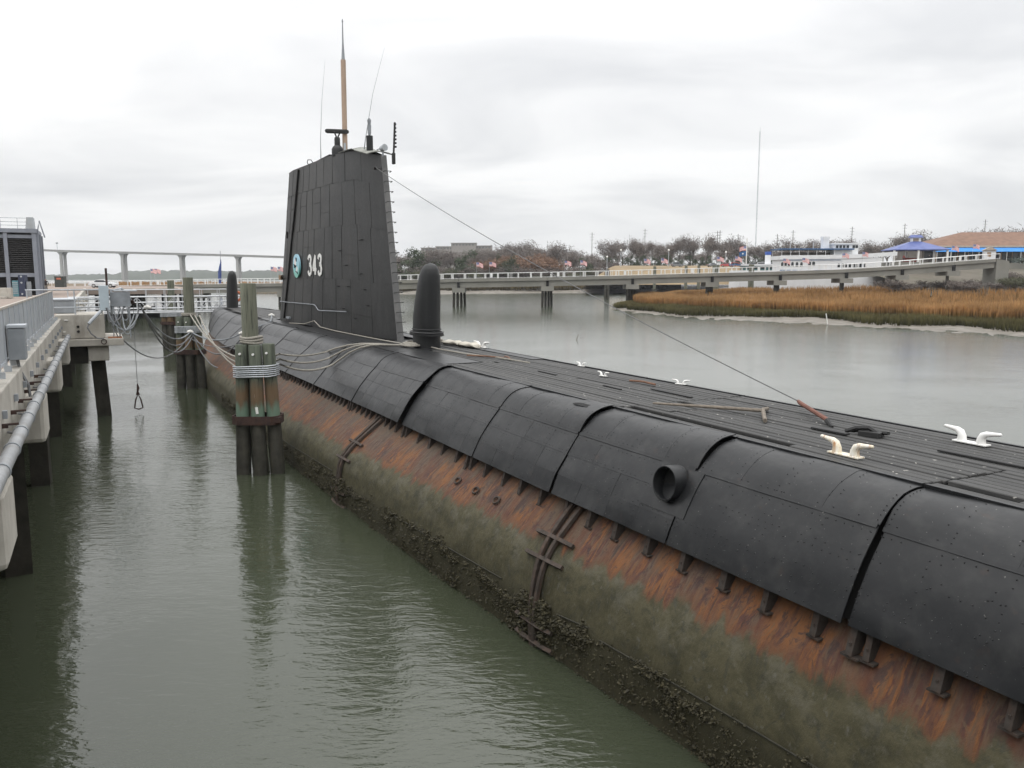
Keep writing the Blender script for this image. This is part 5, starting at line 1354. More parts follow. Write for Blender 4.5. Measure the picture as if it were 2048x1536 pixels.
for p in hpx[1:-1]:
    z = hz(p) - 1.51
    for y in (1.5, 8.5):
        MB().loft([[(hx(p) - w_, YH + y, zz), (hx(p) + w_, YH + y, zz), (hx(p) + w_, YH + y + 2, zz), (hx(p) - w_, YH + y + 2, zz)] for w_, zz in ((1.35, -2), (1.15, z - 4), (1.35, z - 2.4), (2.6, z - .6))]).build('column', M_far, HB)
    MB().span((hx(p) - 2.7, YH + .5, z - .58), (hx(p) + 2.7, YH + 11.5, z)).build('column_head', M_far, HB)
LP = thing('road_light', 'tall mast light standing on the distant highway bridge', 'street lamp', (hx(127), YH - .5, hz(127)))
MB().tube([(0, 0, 0), (0, 0, 6.5)], .18, 6).build('pole', M_lgrey, LP); MB().lathe([(.2, 6.5), (1.1, 6.7), (1.1, 7.6), (.2, 7.9)], 10).build('lamp_head', M_grey, LP)

# ------------------------------------------------------------------ pier head, louvred tower, kiosk, bin, car
PH = thing('quay_end', 'widened concrete pier deck with parked car at the far left end', 'pier', W(0, 0, 0), AX)
MB().span((-26, 128.1, 3.5), (14, 190, 4.06)).build('deck_slab', M_pave, PH)
for x in range(-24, 15, 6):
    for t in (129, 140, 152, 166, 180): MB().tube([(x, t, -1.5), (x, t, 3.49)], .3, 8).build('pile', M_wet, PH)
for x in range(-13, 14, 3): MB().span((x, 128.2, 4.07), (x + 2.6, 128.5, 4.28)).build('kerb_block', M_bconc, PH)
TW = thing('louvred_tower', 'dark louvred stair tower with blue grey columns and roof railing on the pier', 'tower', far(79, 553, 86).to_2d().to_3d(), AX)
M_col = mat('bluegrey_column', (.24, .26, .30), (.20, .215, .25), .8, .6, grime=((.14, .14, .15), .4))
z0, z1 = 4.05, 10.5
MB().span((-14, .5, z0), (-.35, 8, z1 - .4)).build('core', M_dark, TW)
for x0, x1 in ((-.40, .0), (-2.95, -2.6), (-5.5, -5.15), (-8.05, -7.7), (-10.6, -10.25)):
    MB().span((x0, -.2, z0), (x1, .45, z1)).build('column', M_col, TW)
for y in (.3, 4, 7.8): MB().span((.0, y - .25, z0), (.22, y + .25, z1)).build('side_column', M_col, TW)
MB().span((-14, -.28, z1 + .01), (.1, 8.2, z1 + .42)).build('roof_beam', M_col, TW)
MB().span((-14, -.12, 5.95), (.0, .22, 6.35)).build('lower_beam', M_col, TW)
MB().span((-14, -.05, z1 - .55), (.0, .40, z1 - .2)).build('upper_beam', M_col, TW)
lm = MB().box((0, 0, 0), (2.16, .30, .035), rx=.6).mesh('louvre_slat', mat('louvre_dark', (.040, .038, .037), (.028, .027, .026), 2, .7))
for xc in (-1.50, -4.05, -6.60, -9.15):
    z = 6.45
    while z < z1 - .6:
        put('louvre_slat', lm, TW, loc=(xc, .12, z)); z += .21
for z in (z1 + .75, z1 + 1.1, z1 + 1.5): MB().tube([(-14, -.1, z), (-.55, -.1, z)], .03, 5).build('roof_rail', M_lgrey, TW)
for x in np.arange(-13.6, -.5, 1.5): MB().tube([(x, -.1, z1 + .43), (x, -.1, z1 + 1.5)], .028, 5).build('roof_rail_post', M_lgrey, TW)
MB().loft([[(-.9, -.2, z1 + .43), (-.1, -.2, z1 + .43), (-.1, 2, z1 + .43), (-.9, 2, z1 + .43)], [(-.75, -.2, z1 + 1.6), (-.15, -.2, z1 + 1.6), (-.15, 2, z1 + 1.6), (-.75, 2, z1 + 1.6)]]).build('roof_panel', M_lgrey, TW)
b = MB()
for k in range(2): b.tube([(.1, .2 + k * .8, z1), (.35, .2 + k * .8, z1 + 1.3), (.75, .2 + k * .8, z1 - .4)], .06, 6)
b.build('stair_handrail', M_col, TW, kind='stuff')
KI = thing('information_kiosk', 'teal and navy kiosk pillar standing before the louvred tower', 'kiosk', far(45, 553, 80).to_2d().to_3d(), R(8))
MB().span((-.85, -.3, 4.05), (-.28, .3, 5.6)).build('teal_panel', mat('teal_panel', (.10, .24, .27), (.07, .18, .22), 3, .5), KI, bevel=.02)
for k in range(6): MB().span((-.82, -.33, 4.35 + k * .2), (-.34, -.301, 4.43 + k * .2)).build('louvre_slat', M_lgrey, KI)
MB().span((-.25, -.35, 4.05), (.35, .3, 6.15)).build('navy_column', mat('navy_panel', (.03, .04, .08), (.022, .03, .06), 3, .5), KI, bevel=.03)
for z in (6.0, 5.4, 4.3): MB().tube([(.05, -.36, z), (.05, -.39, z)], .09, 10).build('round_sign', M_lgrey, KI)
MB().span((.40, -.2, 4.05), (.7, .2, 5.5)).build('side_panel', M_grey, KI, bevel=.02)
WL = thing('low_wall', 'low pale concrete planter wall on the pier at the left edge', 'wall', far(8, 553, 72).to_2d().to_3d(), R(12))
for k in range(4): MB().span((-5.4 + k * 1.5, -.3, 4.055), (-3.95 + k * 1.5, .3, 4.95 + .06 * (k == 3))).build('wall_block', M_concrete, WL, bevel=.04)
MB().span((-5.4, -.8, 4.055), (.3, -.35, 4.3)).build('kerb', M_concrete, WL, bevel=.03)
BN = thing('sign_bin', 'dark green bin with orange sign near the end of the pier', 'bin', far(121, 553, 150).to_2d().to_3d(), R(5))
MB().span((-.8, -.6, 4.06), (.8, .6, 5.95)).build('bin_body', mat('bin_green', (.045, .05, .045), (.03, .035, .03), 2, .6), BN, bevel=.04)
MB().span((-.4, -.64, 5.45), (.35, -.605, 5.75)).build('sign_board', mat('sign_orange', (.55, .16, .09), rough=.6), BN)
MB().span((-.85, -.65, 5.96), (.85, .65, 6.03)).build('bin_lid', M_black, BN)
def person(label, loc, rz, top, legs, hair=(.04, .03, .025)):
    o = thing('person', label, 'person', loc, rz)
    me = bpy.data.meshes.new('body')
    V_ = [(0, 0, .95, .15), (0, 0, 1.2, .15), (0, 0, 1.42, .13), (0, 0, 1.53, .06), (0, .01, 1.66, .105), (-.10, 0, .88, .10), (-.11, -.05, .48, .075), (-.11, 0, .06, .05), (.10, 0, .88, .10), (.12, .08, .48, .075), (.12, .04, .06, .05), (-.21, 0, 1.38, .065), (-.27, .02, 1.12, .05), (-.25, -.08, .88, .04), (.21, 0, 1.38, .065), (.27, .02, 1.12, .05), (.24, -.10, .88, .04), (-.11, -.12, .03, .045), (.12, -.08, .03, .045)]
    E_ = [(0, 1), (1, 2), (2, 3), (3, 4), (0, 5), (5, 6), (6, 7), (0, 8), (8, 9), (9, 10), (2, 11), (11, 12), (12, 13), (2, 14), (14, 15), (15, 16), (7, 17), (10, 18)]
    me.from_pydata([v_[:3] for v_ in V_], E_, []); b = put('body', me, o)
    md = b.modifiers.new('skin', 'SKIN')
    for i, v_ in enumerate(V_): me.skin_vertices[0].data[i].radius = (v_[3], v_[3] * .75)
    me.skin_vertices[0].data[0].use_root = True
    b.modifiers.new('sub', 'SUBSURF').levels = 1
    n = NT('clothing'); sep = n.new('ShaderNodeSeparateXYZ'); n.l.new(n.tc(), sep.inputs[0])
    c = n.mix(n.math('GREATER_THAN', sep.outputs[2], .95), legs, top); c = n.mix(n.math('GREATER_THAN', sep.outputs[2], 1.52), c, (.42, .26, .19)); c = n.mix(n.math('GREATER_THAN', sep.outputs[2], 1.70), c, hair)
    n.set('Base Color', c); n.set('Roughness', .8); me.materials.append(n.m)
    return o
person('person in a dark coat and light trousers standing at the corner of the louvred tower', far(91, 553, 92).to_2d().to_3d() + Vector((0, 0, 4.06)), .4, (.06, .05, .05), (.36, .33, .28))

M_tyre = mat('tyre', (.02, .02, .02), rough=.8); M_rim = mat('wheel_rim', (.5, .5, .5), rough=.35, metal=.6)
M_tail = mat('tail_lamp_red', (.45, .02, .02), rough=.3)
def car_body(suv):
    hw = .88; H1, H2 = (.98, 1.72) if suv else (.88, 1.42)
    prof = [(-2.25, .42), (-2.28, .7), (-2.2, H1), (-1.55, H1 + .06)] + ([(-2.05, H2 - .1), (-1.7, H2), (.2, H2)] if suv else [(-1.0, H2 - .06), (-.4, H2), (.3, H2 - .02)]) + [(1.0, H1 + .04), (1.95, H1 - .12), (2.25, .68), (2.26, .40), (1.8, .28), (-1.8, .28)]
    if suv: prof = [(-2.2, .42), (-2.25, .8), (-2.2, 1.0), (-2.02, H2 - .1), (-1.7, H2), (.2, H2), (.95, 1.08), (1.95, .95), (2.25, .72), (2.26, .40), (1.8, .28), (-1.8, .28)]
    rg = []
    for y, k in ((-hw, .94), (-hw * .97, 1.0), (hw * .97, 1.0), (hw, .94)):
        rg.append([(x * (1 if z < H1 + .1 else .98), y * (1 if z <= H1 + .1 else .82), .28 + (z - .28) * k) for x, z in prof])
    return MB().loft(rg), H1, H2, hw
def make_car(paint, label, suv, loc, rz, group=None):
    o = thing('parked_car', label, 'car', loc, rz, group)
    bm, H1, H2, hw = car_body(suv); bm.build('body', paint, o, bevel=.05, smooth=True)
    for sg in (-1, 1):
        w_ = [(-1.35, H1 + .08), (-1.0 if not suv else -1.6, H2 - .12), (.25, H2 - .12), (.82, H1 + .08)]
        if suv: w_ = [(-1.95, H1 + .12), (-1.85, H2 - .14), (.2, H2 - .14), (.8, H1 + .12)]
        q = [(x, sg * (lerp(hw * .985, hw * .82, max(0, min(1, (z - H1) / (H2 - H1)))) + .012), z) for x, z in w_]
        MB().add(q + [(a, c - sg * .03, d) for a, c, d in q], [(0, 1, 2, 3), (7, 6, 5, 4), (0, 4, 5, 1), (1, 5, 6, 2), (2, 6, 7, 3), (3, 7, 4, 0)]).build('side_window', M_glass, o)
        for x in (-1.38, 1.38):
            w = MB().tube([(x, sg * .70, .33), (x, sg * .915, .33)], .33, 16).build('wheel', M_tyre, o, smooth=40); MB().tube([(x, sg * .90, .33), (x, sg * .93, .33)], .2, 12).build('rim', M_rim, w)
        MB().box((-2.24, sg * .68, .82), (.10, .32, .16)).build('tail_light', M_tail, o); MB().box((2.2, sg * .65, .70), (.12, .34, .14)).build('headlight', M_white, o)
    xw = (.92, .30) if not suv else (.9, .25)
    MB().add([(xw[0], -.68, H1 + .12), (xw[0], .68, H1 + .12), (xw[1] + .03, .62, H2 - .08), (xw[1] + .03, -.62, H2 - .08)], [(0, 1, 2, 3)]).build('windscreen', M_glass, o)
    return o
M_cw = mat('car_white', (.62, .63, .64), rough=.25); M_cr = mat('car_red', (.40, .03, .03), rough=.25); M_cg = mat('car_grey', (.16, .17, .18), rough=.25); M_cb = mat('car_dark', (.03, .035, .045), rough=.25)
make_car(M_cw, 'silver white saloon car parked at the far end of the pier', False, far(207, 553, 143).to_2d().to_3d() + Vector((0, 0, 4.07)), R(8))
def lawn_z(px, Y): return CAM_Z + (553 - float(np.interp(Y, [268, 280, 290, 300, 322, 460], [569, 551, 541, 534.5, 532.5, 531]))) / 1620 * Y
for px, Y, m_, suv, lb in ((1351, 306, M_cg, True, 'grey van parked alone on the dry lawn'), (1422, 303, M_cg, False, 'dark grey car parked left of the red cars'), (1449, 304, M_cr, False, 'red car parked left of the bigger red one'), (1469, 302, M_cr, True, 'bright red car parked close to the left of the tall flagpole'), (1503, 308, M_cb, False, 'dark blue car behind the tall flagpole'), (1521, 304, M_cw, True, 'white car parked left of the boat funnel'), (1548, 307, M_cb, True, 'black car parked right of the white funnel')):
    make_car(m_, lb, suv, ((px - 1024) / 1620 * Y, Y, lawn_z(px, Y) + .02), R(rnd.uniform(-25, 15)), 'cars parked behind the lawn')

# ------------------------------------------------------------------ white excursion boat
BT = thing('excursion_boat', 'white two deck excursion boat with blue canopy moored behind the footbridge', 'boat', far(1560, 553, 190).to_2d().to_3d(), 0)
pz = lambda py: CAM_Z + (553 - py) / 1620 * 190
pxm = lambda px: (px - 1560) / 1620 * 190
M_bw = mat('boat_white', (.76, .77, .78), (.70, .71, .72), .6, .45); M_blue = mat('boat_blue', (.045, .12, .26), (.035, .10, .22), 1, .5)
L0, L1 = pxm(1558), pxm(1800)
rg = []
for x, w_, top in ((0, 3.0, pz(541)), (3, 3.4, pz(541)), (14, 3.5, pz(540)), (22, 3.0, pz(537)), (26, 1.6, pz(534)), (27.6, .15, pz(531))):
    rg.append([(x, 3.6 - w_ * .8, -.5), (x, 3.6 + w_ * .8, -.5), (x, 3.6 + w_, top), (x, 3.6 - w_, top)])
MB().loft([list(reversed(r_)) for r_ in rg]).build('boat_hull', M_bw, BT)
MB().span((.2, .30, pz(540.8)), (pxm(1760), 6.8, pz(516))).build('main_cabin', M_bw, BT)
rg = [[(x, .12, z), (x, 6.95, z), (x, 6.95, z + .9), (x, .12, z + .9)] for x, z in ((-.1, pz(520)), (6, pz(519)), (14, pz(518)), (pxm(1722), pz(516.5)), (pxm(1790), pz(512)))]
MB().loft([list(reversed(r_)) for r_ in rg]).build('bulwark', M_bw, BT)
MB().span((-.1, .08, pz(520) - .13), (14, .118, pz(520) - .02)).build('trim_stripe', M_blue, BT)
def arch(x, w_, z, h):
    pts = [(x - w_ / 2, z), (x + w_ / 2, z), (x + w_ / 2, z + h * .7)] + [(x + w_ / 2 * math.cos(a), z + h * .7 + h * .3 * math.sin(a)) for a in (.7, 1.57, 2.44)] + [(x - w_ / 2, z + h * .7)]
    return MB().prism(pts, 1, .26, .31)
for px in (1564, 1570.5, 1577, 1584, 1593, 1602): arch(pxm(px), .58, pz(533.5), 1.05).build('arched_window', M_glass, BT)
for px in (1618, 1626): arch(pxm(px), .66, pz(532), 1.0).build('door_window', M_glass, BT)
for px in (1676, 1684, 1690, 1698, 1706, 1712, 1719, 1728): arch(pxm(px), .56, pz(535), .9).build('window', M_glass, BT)
MB().span((-.3, -.1, pz(500.5)), (pxm(1704), 7.2, pz(498))).build('canopy', M_blue, BT)
for px in np.linspace(1562, 1700, 9):
    for y in (.2, 6.9): MB().tube([(pxm(px), y, pz(517)), (pxm(px), y, pz(500.4))], .06, 5).build('canopy_post', M_bw, BT)
MB().span((pxm(1570), 3.4, pz(517)), (pxm(1690), 5.2, pz(505))).build('canopy_shade_block', mat('shaded_tan', (.17, .145, .125), (.13, .11, .095), .8, .8), BT)  # dark tan block, the shade under the canopy is put into its colour
for z in (pz(514.5), pz(511.5)): MB().tube([(0, .15, z), (pxm(1704), .15, z)], .035, 4).build('deck_rail', M_bw, BT)
MB().span((-.12, .20, pz(541) - .1), (24, .296, pz(541) + .12)).build('rub_rail', M_blue, BT)
for px in np.linspace(1740, 1790, 6): MB().tube([(pxm(px), .3, pz(517)), (pxm(px), .3, pz(508))], .04, 4).build('rail_post', M_bw, BT)
MB().tube([(pxm(1738), .3, pz(509)), (pxm(1790), .3, pz(505))], .04, 4).build('deck_rail', M_bw, BT)
f = MB().span((pxm(1650), 2.6, pz(499)), (pxm(1663), 4.1, pz(476))).build('funnel', M_bw, BT, bevel=.12); MB().span((pxm(1649.5), 2.55, pz(479)), (pxm(1663.5), 4.15, pz(474))).build('funnel_band', M_bw, BT)
MB().span((pxm(1668), 1.2, pz(514)), (pxm(1716), 5.6, pz(490))).build('wheelhouse', M_bw, BT)
MB().span((pxm(1666), 1.0, pz(489.9)), (pxm(1719), 5.8, pz(487))).build('wheelhouse_roof', M_bw, BT)
for px in (1674, 1681, 1688, 1695, 1707, 1713): MB().span((pxm(px) - .32, 1.15, pz(497)), (pxm(px) + .28, 1.19, pz(491.5))).build('wheelhouse_window', M_glass, BT)
for px, top in ((1586, 484), (1632, 485), (1596, 493)): MB().tube([(pxm(px), 3, pz(498)), (pxm(px), 3, pz(top))], .06, 5).build('boat_mast', M_bw, BT)
B2 = thing('white_ferry', 'low white boat with teal deck and blue topped funnel beside the excursion boat', 'boat', far(1465, 553, 205).to_2d().to_3d(), 0)
pz2 = lambda py: CAM_Z + (553 - py) / 1620 * 205
px2 = lambda px: (px - 1465) / 1620 * 205
MB().loft([list(reversed([(x, 2 - w_, -.4), (x, 2 + w_, -.4), (x, 2 + w_ * 1.1, pz2(541)), (x, 2 - w_ * 1.1, pz2(541))])) for x, w_ in ((-.2, .6), (1.5, 1.9), (8, 2.2), (11.2, 2.1))]).build('ferry_hull', M_bw, B2)
M_teal = mat('teal_paint', (.05, .13, .13), (.04, .10, .10), 1, .6)
MB().span((3, .4, pz2(540.9)), (11.0, 3.8, pz2(532))).build('ferry_cabin', M_teal, B2); MB().span((2.0, -.2, pz2(531.8)), (11.2, 4.4, pz2(528.6))).build('ferry_roof', M_bw, B2)
MB().span((-.1, .3, pz2(531)), (4.4, 3.8, pz2(528.5))).build('blue_cover', M_blue, B2)
for k in range(4): MB().span((3.6 + k * 1.8, .36, pz2(538)), (4.6 + k * 1.8, .398, pz2(534))).build('ferry_window', M_glass, B2)
MB().span((px2(1534), 1.4, pz2(528.5)), (px2(1543), 2.7, pz2(510.5))).build('ferry_funnel', M_bw, B2, bevel=.06); MB().span((px2(1533.7), 1.35, pz2(510.4)), (px2(1543.3), 2.75, pz2(504))).build('funnel_cap', mat('funnel_blue', (.04, .11, .42), rough=.5), B2, bevel=.05)
FB = thing('flagpole', 'tall white flagpole with a striped flag above a blue flag near the parked cars', 'flagpole', far(1491, 553, 300).to_2d().to_3d())
MB().tube([(0, 0, 9), (0, 0, CAM_Z + 75 / 1620 * 300)], .22, 8).build('pole', M_white, FB)
c = cloth('flag_cloth', 2.6, 1.5, M_flag, FB, .2); c.location = (-.1, 0, 17.0); c.rotation_euler.z = math.pi
c = cloth('blue_flag_cloth', 2.6, 1.7, mat('flag_blue', (.03, .12, .30), rough=.8), FB, .2); c.location = (-.1, 0, 15.2); c.rotation_euler.z = math.pi
o = put('emblem', MB().tube([(0, -.02, 0), (0, .02, 0)], .3, 10).mesh('emblem', M_white), c, loc=(1.2, -.05, -.95))

# ------------------------------------------------------------------ shelter, restaurant, gatehouse
GZ = thing('gazebo', 'open shelter with blue hipped roof and little cupola at the end of the footbridge', 'gazebo', far(1826, 553, 196).to_2d().to_3d(), R(-6))
gz = lambda py: CAM_Z + (553 - py) / 1620 * 194
gx = lambda px: (px - 1826) / 1620 * 194
M_roofb = mat('blue_metal_roof', (.075, .105, .29), (.06, .085, .24), .8, .45)
hw, hd = 6.5, 4.2
for nm, poly in (('roof_front', [(-hw, -hd, 0), (hw, -hd, 0), (1.1, -.6, 1), (-1.1, -.6, 1)]), ('roof_back', [(hw, hd, 0), (-hw, hd, 0), (-1.1, .6, 1), (1.1, .6, 1)]), ('roof_right', [(hw, -hd, 0), (hw, hd, 0), (1.1, .6, 1), (1.1, -.6, 1)]), ('roof_left', [(-hw, hd, 0), (-hw, -hd, 0), (-1.1, -.6, 1), (-1.1, .6, 1)])):
    q = [Vector((x, y, gz(500.5) if k == 0 else gz(484))) for x, y, k in poly]
    MB().add(q + [p - Vector((0, 0, .16)) for p in q], [(0, 1, 2, 3), (7, 6, 5, 4), (0, 4, 5, 1), (1, 5, 6, 2), (2, 6, 7, 3), (3, 7, 4, 0)]).build('roof_panel', M_roofb, GZ)
MB().span((-1.0, -.55, gz(486)), (1.0, .55, gz(476.5))).build('cupola', M_bw, GZ)
MB().span((-.8, -.60, gz(485)), (.5, -.56, gz(478))).build('cupola_vent', mat('tan_vent', (.27, .22, .18), rough=.8), GZ)
MB().prism([(-1.3, gz(476.4)), (1.3, gz(476.4)), (0, gz(470.5))], 0, -.0, .01) if False else MB().loft([[(-1.5, -.8, gz(476.4)), (1.5, -.8, gz(476.4)), (1.5, .8, gz(476.4)), (-1.5, .8, gz(476.4))], [(-1.2, -.1, gz(471)), (1.2, -.1, gz(471)), (1.2, .1, gz(471)), (-1.2, .1, gz(471))]]).build('cupola_roof', M_roofb, GZ)
for x in (-6.0, -.6, 5.9):
    for y in (-3.8, 3.8): MB().span((x - .2, y - .2, gz(527)), (x + .2, y + .2, gz(501))).build('post', M_white, GZ)
MB().span((-hw, -hd, gz(535)), (hw, hd, gz(525))).build('floor', M_bconc, GZ)
MB().span((-2.2, 1.0, gz(524.9)), (1.0, 1.6, gz(516))).build('counter', mat('red_counter', (.42, .08, .06), (.34, .06, .05), 2, .6), GZ)
G0 = GZ.location
person('person in dark clothes standing under the blue gazebo roof by the right post', (G0.x + 2.2, G0.y - 2.6, gz(524.8)), 2.6, (.03, .03, .035), (.04, .04, .05))
person('person in a red jacket standing at the left side under the gazebo', (G0.x - 3.6, G0.y - 2.2, gz(524.8)), 3.0, (.42, .07, .06), (.05, .05, .07))
RS = thing('restaurant', 'long restaurant building with brown hipped roof and bright blue awning', 'restaurant', far(1960, 553, 208).to_2d().to_3d(), R(-3))
rz_ = lambda py: CAM_Z + (553 - py) / 1620 * 206
rx_ = lambda px: (px - 1960) / 1620 * 206
M_shing = mat('brown_shingles', (.20, .115, .078), (.155, .092, .064), .8, .9, .2, 6)
xl, xr = rx_(1845), rx_(2190)
for poly in ([(xl, -1, 0), (xr, -1, 0), (xr - 12, 9, 1), (xl + 13.5, 9, 1)], [(xr, 19, 0), (xl, 19, 0), (xl + 13.5, 9, 1), (xr - 12, 9, 1)], [(xl, 19, 0), (xl, -1, 0), (xl + 13.5, 9, 1)], [(xr, -1, 0), (xr, 19, 0), (xr - 12, 9, 1)]):
    q = [Vector((x, y, rz_(493) if k == 0 else rz_(462))) for x, y, k in poly]; n_ = len(q)
    MB().add(q + [p - Vector((0, 0, .25)) for p in q], [tuple(range(n_)), tuple(reversed(range(n_, 2 * n_)))] + [(i, i + n_, (i + 1) % n_ + n_, (i + 1) % n_) for i in range(n_)]).build('roof_slope', M_shing, RS)
MB().span((xl - .1, -1.15, rz_(495.5)), (xr, -.9, rz_(492.5))).build('fascia', mat('tan_fascia', (.50, .41, .30), rough=.6), RS)
MB().span((xl + .6, 2.0, rz_(530)), (xr - .6, 18.4, rz_(495))).build('walls', mat('restaurant_wall', (.17, .15, .135), (.13, .115, .10), .5, .8), RS)
k = 0; x = xl + 1.2
while x < xr - 2:
    MB().span((x, 1.93, rz_(519)), (x + 2.2, 1.99, rz_(502))).build('window', M_glass, RS); MB().span((x + 2.32, .8, rz_(527)), (x + 2.52, 1.0, rz_(497))).build('porch_post', M_tan, RS)
    x += 2.7
MB().loft([[(xl + 1, -3.4, rz_(505)), (xl + 1, -3.4, rz_(504.2)), (xl + 1, -1.2, rz_(496.5)), (xl + 1, -1.2, rz_(497.3))], [(xr, -3.4, rz_(505)), (xr, -3.4, rz_(504.2)), (xr, -1.2, rz_(496.5)), (xr, -1.2, rz_(497.3))]]).build('awning', mat('awning_blue', (.02, .21, .58), (.016, .18, .5), .6, .7), RS)
for x in np.arange(xl + 2, xr - 2, 3.4): MB().tube([(x, -3.3, rz_(527)), (x, -3.3, rz_(505))], .06, 5).build('awning_post', M_white, RS)
MB().span((xl - 2, -6, rz_(540)), (xr, 19, rz_(527))).build('terrace', M_bconc, RS)
GH = thing('gatehouse', 'tiny pale gatehouse hut with shingled roof beside the footbridge end', 'hut', far(1974, 553, 176).to_2d().to_3d(), R(-20))
hz_ = lambda py: CAM_Z + (553 - py) / 1620 * 175
MB().span((-1.1, -1.0, hz_(524)), (1.1, 1.0, hz_(502))).build('hut_wall', M_bw, GH)
MB().loft([[(-1.4, -1.3, hz_(502) + .01), (1.4, -1.3, hz_(502) + .01), (1.4, 1.3, hz_(502) + .01), (-1.4, 1.3, hz_(502) + .01)], [(-.1, -1.2, hz_(495)), (.1, -1.2, hz_(495)), (.1, 1.2, hz_(495)), (-.1, 1.2, hz_(495))]]).build('hut_roof', mat('hut_shingle', (.36, .30, .25), (.28, .24, .2), 2, .9), GH)
MB().span((-.55, -1.04, hz_(514)), (.2, -1.005, hz_(505.5))).build('hut_window', mat('tan_board', (.34, .22, .13), rough=.8), GH); MB().span((1.105, -.5, hz_(518)), (1.13, .2, hz_(505))).build('hut_window', M_glass, GH)

# ------------------------------------------------------------------ posts, poles and far structures
for px, top, Y, lb in ((1309, 533, 200, 'first grey mooring post left of the boats seen over the railing'), (1371.5, 532, 200, 'grey mooring post before the dry lawn under the grey van'), (1397, 531.5, 202, 'slim grey mooring post right of the van'), (1431, 530.5, 200, 'widest grey mooring post beside the red cars'), (1502, 529, 198, 'grey mooring post before the low white boat'), (1214, 539, 215, 'dark mooring post standing by itself in front of the thicket')):
    o = thing('mooring_post', lb, 'post', far(px, 553, Y).to_2d().to_3d())
    zt = CAM_Z + (553 - top) / 1620 * Y; w_ = .55 if px == 1431 else .36
    for dx in ((-.3, .28) if px in (1431, 1502, 1214) else (0,)):
        MB().tube([(dx * 1.3, 0, -1.5), (dx, 0, zt - .01), (dx, 0, zt)], [w_, w_, w_ * .9], 10).build('timber_pile', M_pileK if px > 1220 else M_pilelow, o, smooth=True)
    MB().span((-w_ - .3, -.4, 2.6), (w_ + .3, .4, 3.0)).build('pile_band', M_pilelow, o)
for px, top, lb in ((1213.5, 516, 'white globe lamp post at the left end of the dry lawn'), (1241, 503, 'pale lamp post on the lawn before the bare trees'), (1336, 503, 'pale lamp post left of the grey van'), (1450, 507, 'pale lamp post right of the dark grey car')):
    Y = 305; o = thing('lamp_post', lb, 'lamp post', far(px, 553, Y).to_2d().to_3d()); zt = CAM_Z + (553 - top) / 1620 * Y
    MB().tube([(0, 0, 8.4 if px > 1220 else 4), (0, 0, zt)], .13, 6).build('pole', M_lgrey, o); MB().lathe([(.1, 0), (.35, .1), (.38, .45), (.1, .7)], 8, (0, 0, zt)).build('lamp_head', M_white, o)
for px, top, lb in ((1183, 467, 'single utility pole above the russet end of the thicket'), (1288, 460, 'utility pole among the bare trees left of the grey van'), (1432, 464, 'left pole of the utility pole pair behind the cars'), (1437, 463, 'right pole of the utility pole pair behind the cars'), (1473, 470, 'utility pole right of the paired poles'), (1551, 470, 'utility pole behind the stern of the excursion boat'), (1582, 463, 'utility pole behind the boat canopy'), (1699, 456, 'utility pole above the wheelhouse'), (1803, 450, 'utility pole behind the gazebo'), (1962, 442, 'utility pole above the restaurant roof')):
    Y = 440; o = thing('utility_pole', lb, 'utility pole', far(px, 553, Y).to_2d().to_3d()); zt = CAM_Z + (553 - top) / 1620 * Y
    MB().tube([(0, 0, 7), (0, 0, zt)], .17, 6).build('pole', mat('pole_timber', (.20, .185, .17), (.16, .15, .135), 1, .9), o)
    for k in range(3): MB().span((-1.3 + .2 * k, -.07, zt - 1.0 - k * 1.5), (1.3 - .2 * k, .07, zt - .86 - k * 1.5)).build('crossarm', M_grey, o)
RT = thing('radio_mast', 'very tall thin lattice radio mast rising above the bare trees', 'radio mast', far(1508.5, 553, 600).to_2d().to_3d())
zt = CAM_Z + 279 / 1620 * 600
for k in range(3): MB().tube([(.42 * math.cos(k * 2.09), .42 * math.sin(k * 2.09), 5), (.36 * math.cos(k * 2.09), .36 * math.sin(k * 2.09), zt)], .085, 4).build('leg', M_lgrey, RT)
b = MB(); z = 8; k = 0
while z < zt - 2:
    a = k % 3 * 2.09; b.tube([(.4 * math.cos(a), .4 * math.sin(a), z), (.4 * math.cos(a + 2.09), .4 * math.sin(a + 2.09), z + 1.9)], .045, 3, cap=False); z += .95; k += 1
b.build('lattice', M_lgrey, RT, kind='stuff'); MB().tube([(0, 0, zt), (0, 0, zt + 3)], .08, 4).build('tip', M_lgrey, RT)
PB = thing('office_building', 'pale stepped office building rising above the thicket', 'building', far(905, 553, 560).to_2d().to_3d())
oz = lambda py: CAM_Z + (553 - py) / 1620 * 560
ox = lambda px: (px - 905) / 1620 * 560
M_off = mat('office_concrete', (.30, .285, .265), (.26, .245, .23), .08, .85)
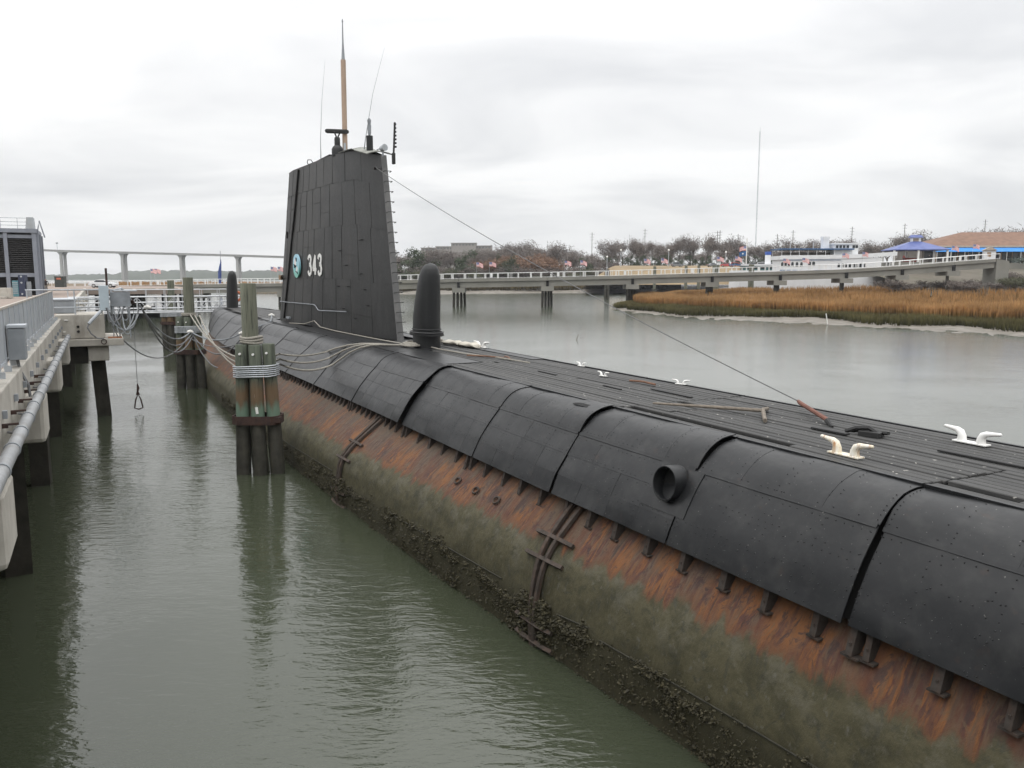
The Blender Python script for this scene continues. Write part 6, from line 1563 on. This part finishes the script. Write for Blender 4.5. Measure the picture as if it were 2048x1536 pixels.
for k, (a, b_, t_, y) in enumerate(((842, 878, 497, 4), (872, 915, 494.5, 2), (903, 952, 488, 0), (948, 982, 493, 3))):
    MB().span((ox(a), y, 5), (ox(b_), y + 16, oz(t_))).build('wing', M_off, PB); MB().span((ox(a) - .4, y - .4, oz(t_) + .01), (ox(b_) + .4, y + 16.4, oz(t_ - 1))).build('roof', M_far, PB)
    x = ox(a) + 1
    while x < ox(b_) - 1.5:
        MB().span((x, y - .06, oz(t_ + 4.3)), (x + 1.3, y - .01, oz(t_ + 1.7))).build('window', M_cg, PB); x += 2.2
SB = thing('sailing_yacht', 'far sailing yacht with furled blue sail on its mast', 'sailing boat', far(441, 553, 290).to_2d().to_3d())
sz = lambda py: CAM_Z + (553 - py) / 1620 * 290
MB().loft([[(x, -w_, .0), (x, w_, .0), (x, w_ * 1.2, 1.6), (x, -w_ * 1.2, 1.6)] for x, w_ in ((-3.5, .8), (-1, 1.2), (2, 1.1), (4.6, .1))]).build('yacht_hull', M_bw, SB)
MB().tube([(0, 0, 1.5), (.4, 0, sz(503))], .09, 6).build('yacht_mast', M_grey, SB)
MB().loft([[(x0 + r_ * math.cos(a), r_ * .6 * math.sin(a), z) for a in np.linspace(0, 2 * math.pi, 9)[:-1]] for x0, r_, z in ((-.3, .55, 3.5), (-.15, .62, sz(545)), (.1, .45, sz(535)), (.4, .22, sz(525)), (.4, .08, sz(519)))]).build('furled_sail', mat('sail_blue', (.03, .06, .24), (.025, .05, .18), 2, .8), SB, smooth=True)
o = MB().tube([(0, 0, 0), (-.25, 0, 1.3)], .06, 6).build('marker_stake', M_white, None, label='white stake leaning in front of the orange marsh grass', cat='stake'); o.location = (39.5, 101.5, .1)

# ------------------------------------------------------------------ damp air
hm = MB().span((-2600, -250, -3), (2600, 3300, 130)).mesh('haze', None)
hmat = bpy.data.materials.new('haze'); hmat.use_nodes = True
hn_ = hmat.node_tree.nodes; hn_.clear()
ho = hn_.new('ShaderNodeOutputMaterial'); hv = hn_.new('ShaderNodeVolumePrincipled')
hv.inputs['Color'].default_value = (.92, .95, 1, 1); hv.inputs['Density'].default_value = .00016
hmat.node_tree.links.new(hv.outputs[0], ho.inputs['Volume'])
hm.materials.append(hmat)
put('haze', hm, None, kind='stuff', label='thin damp haze filling the air over the whole harbour', cat='haze')
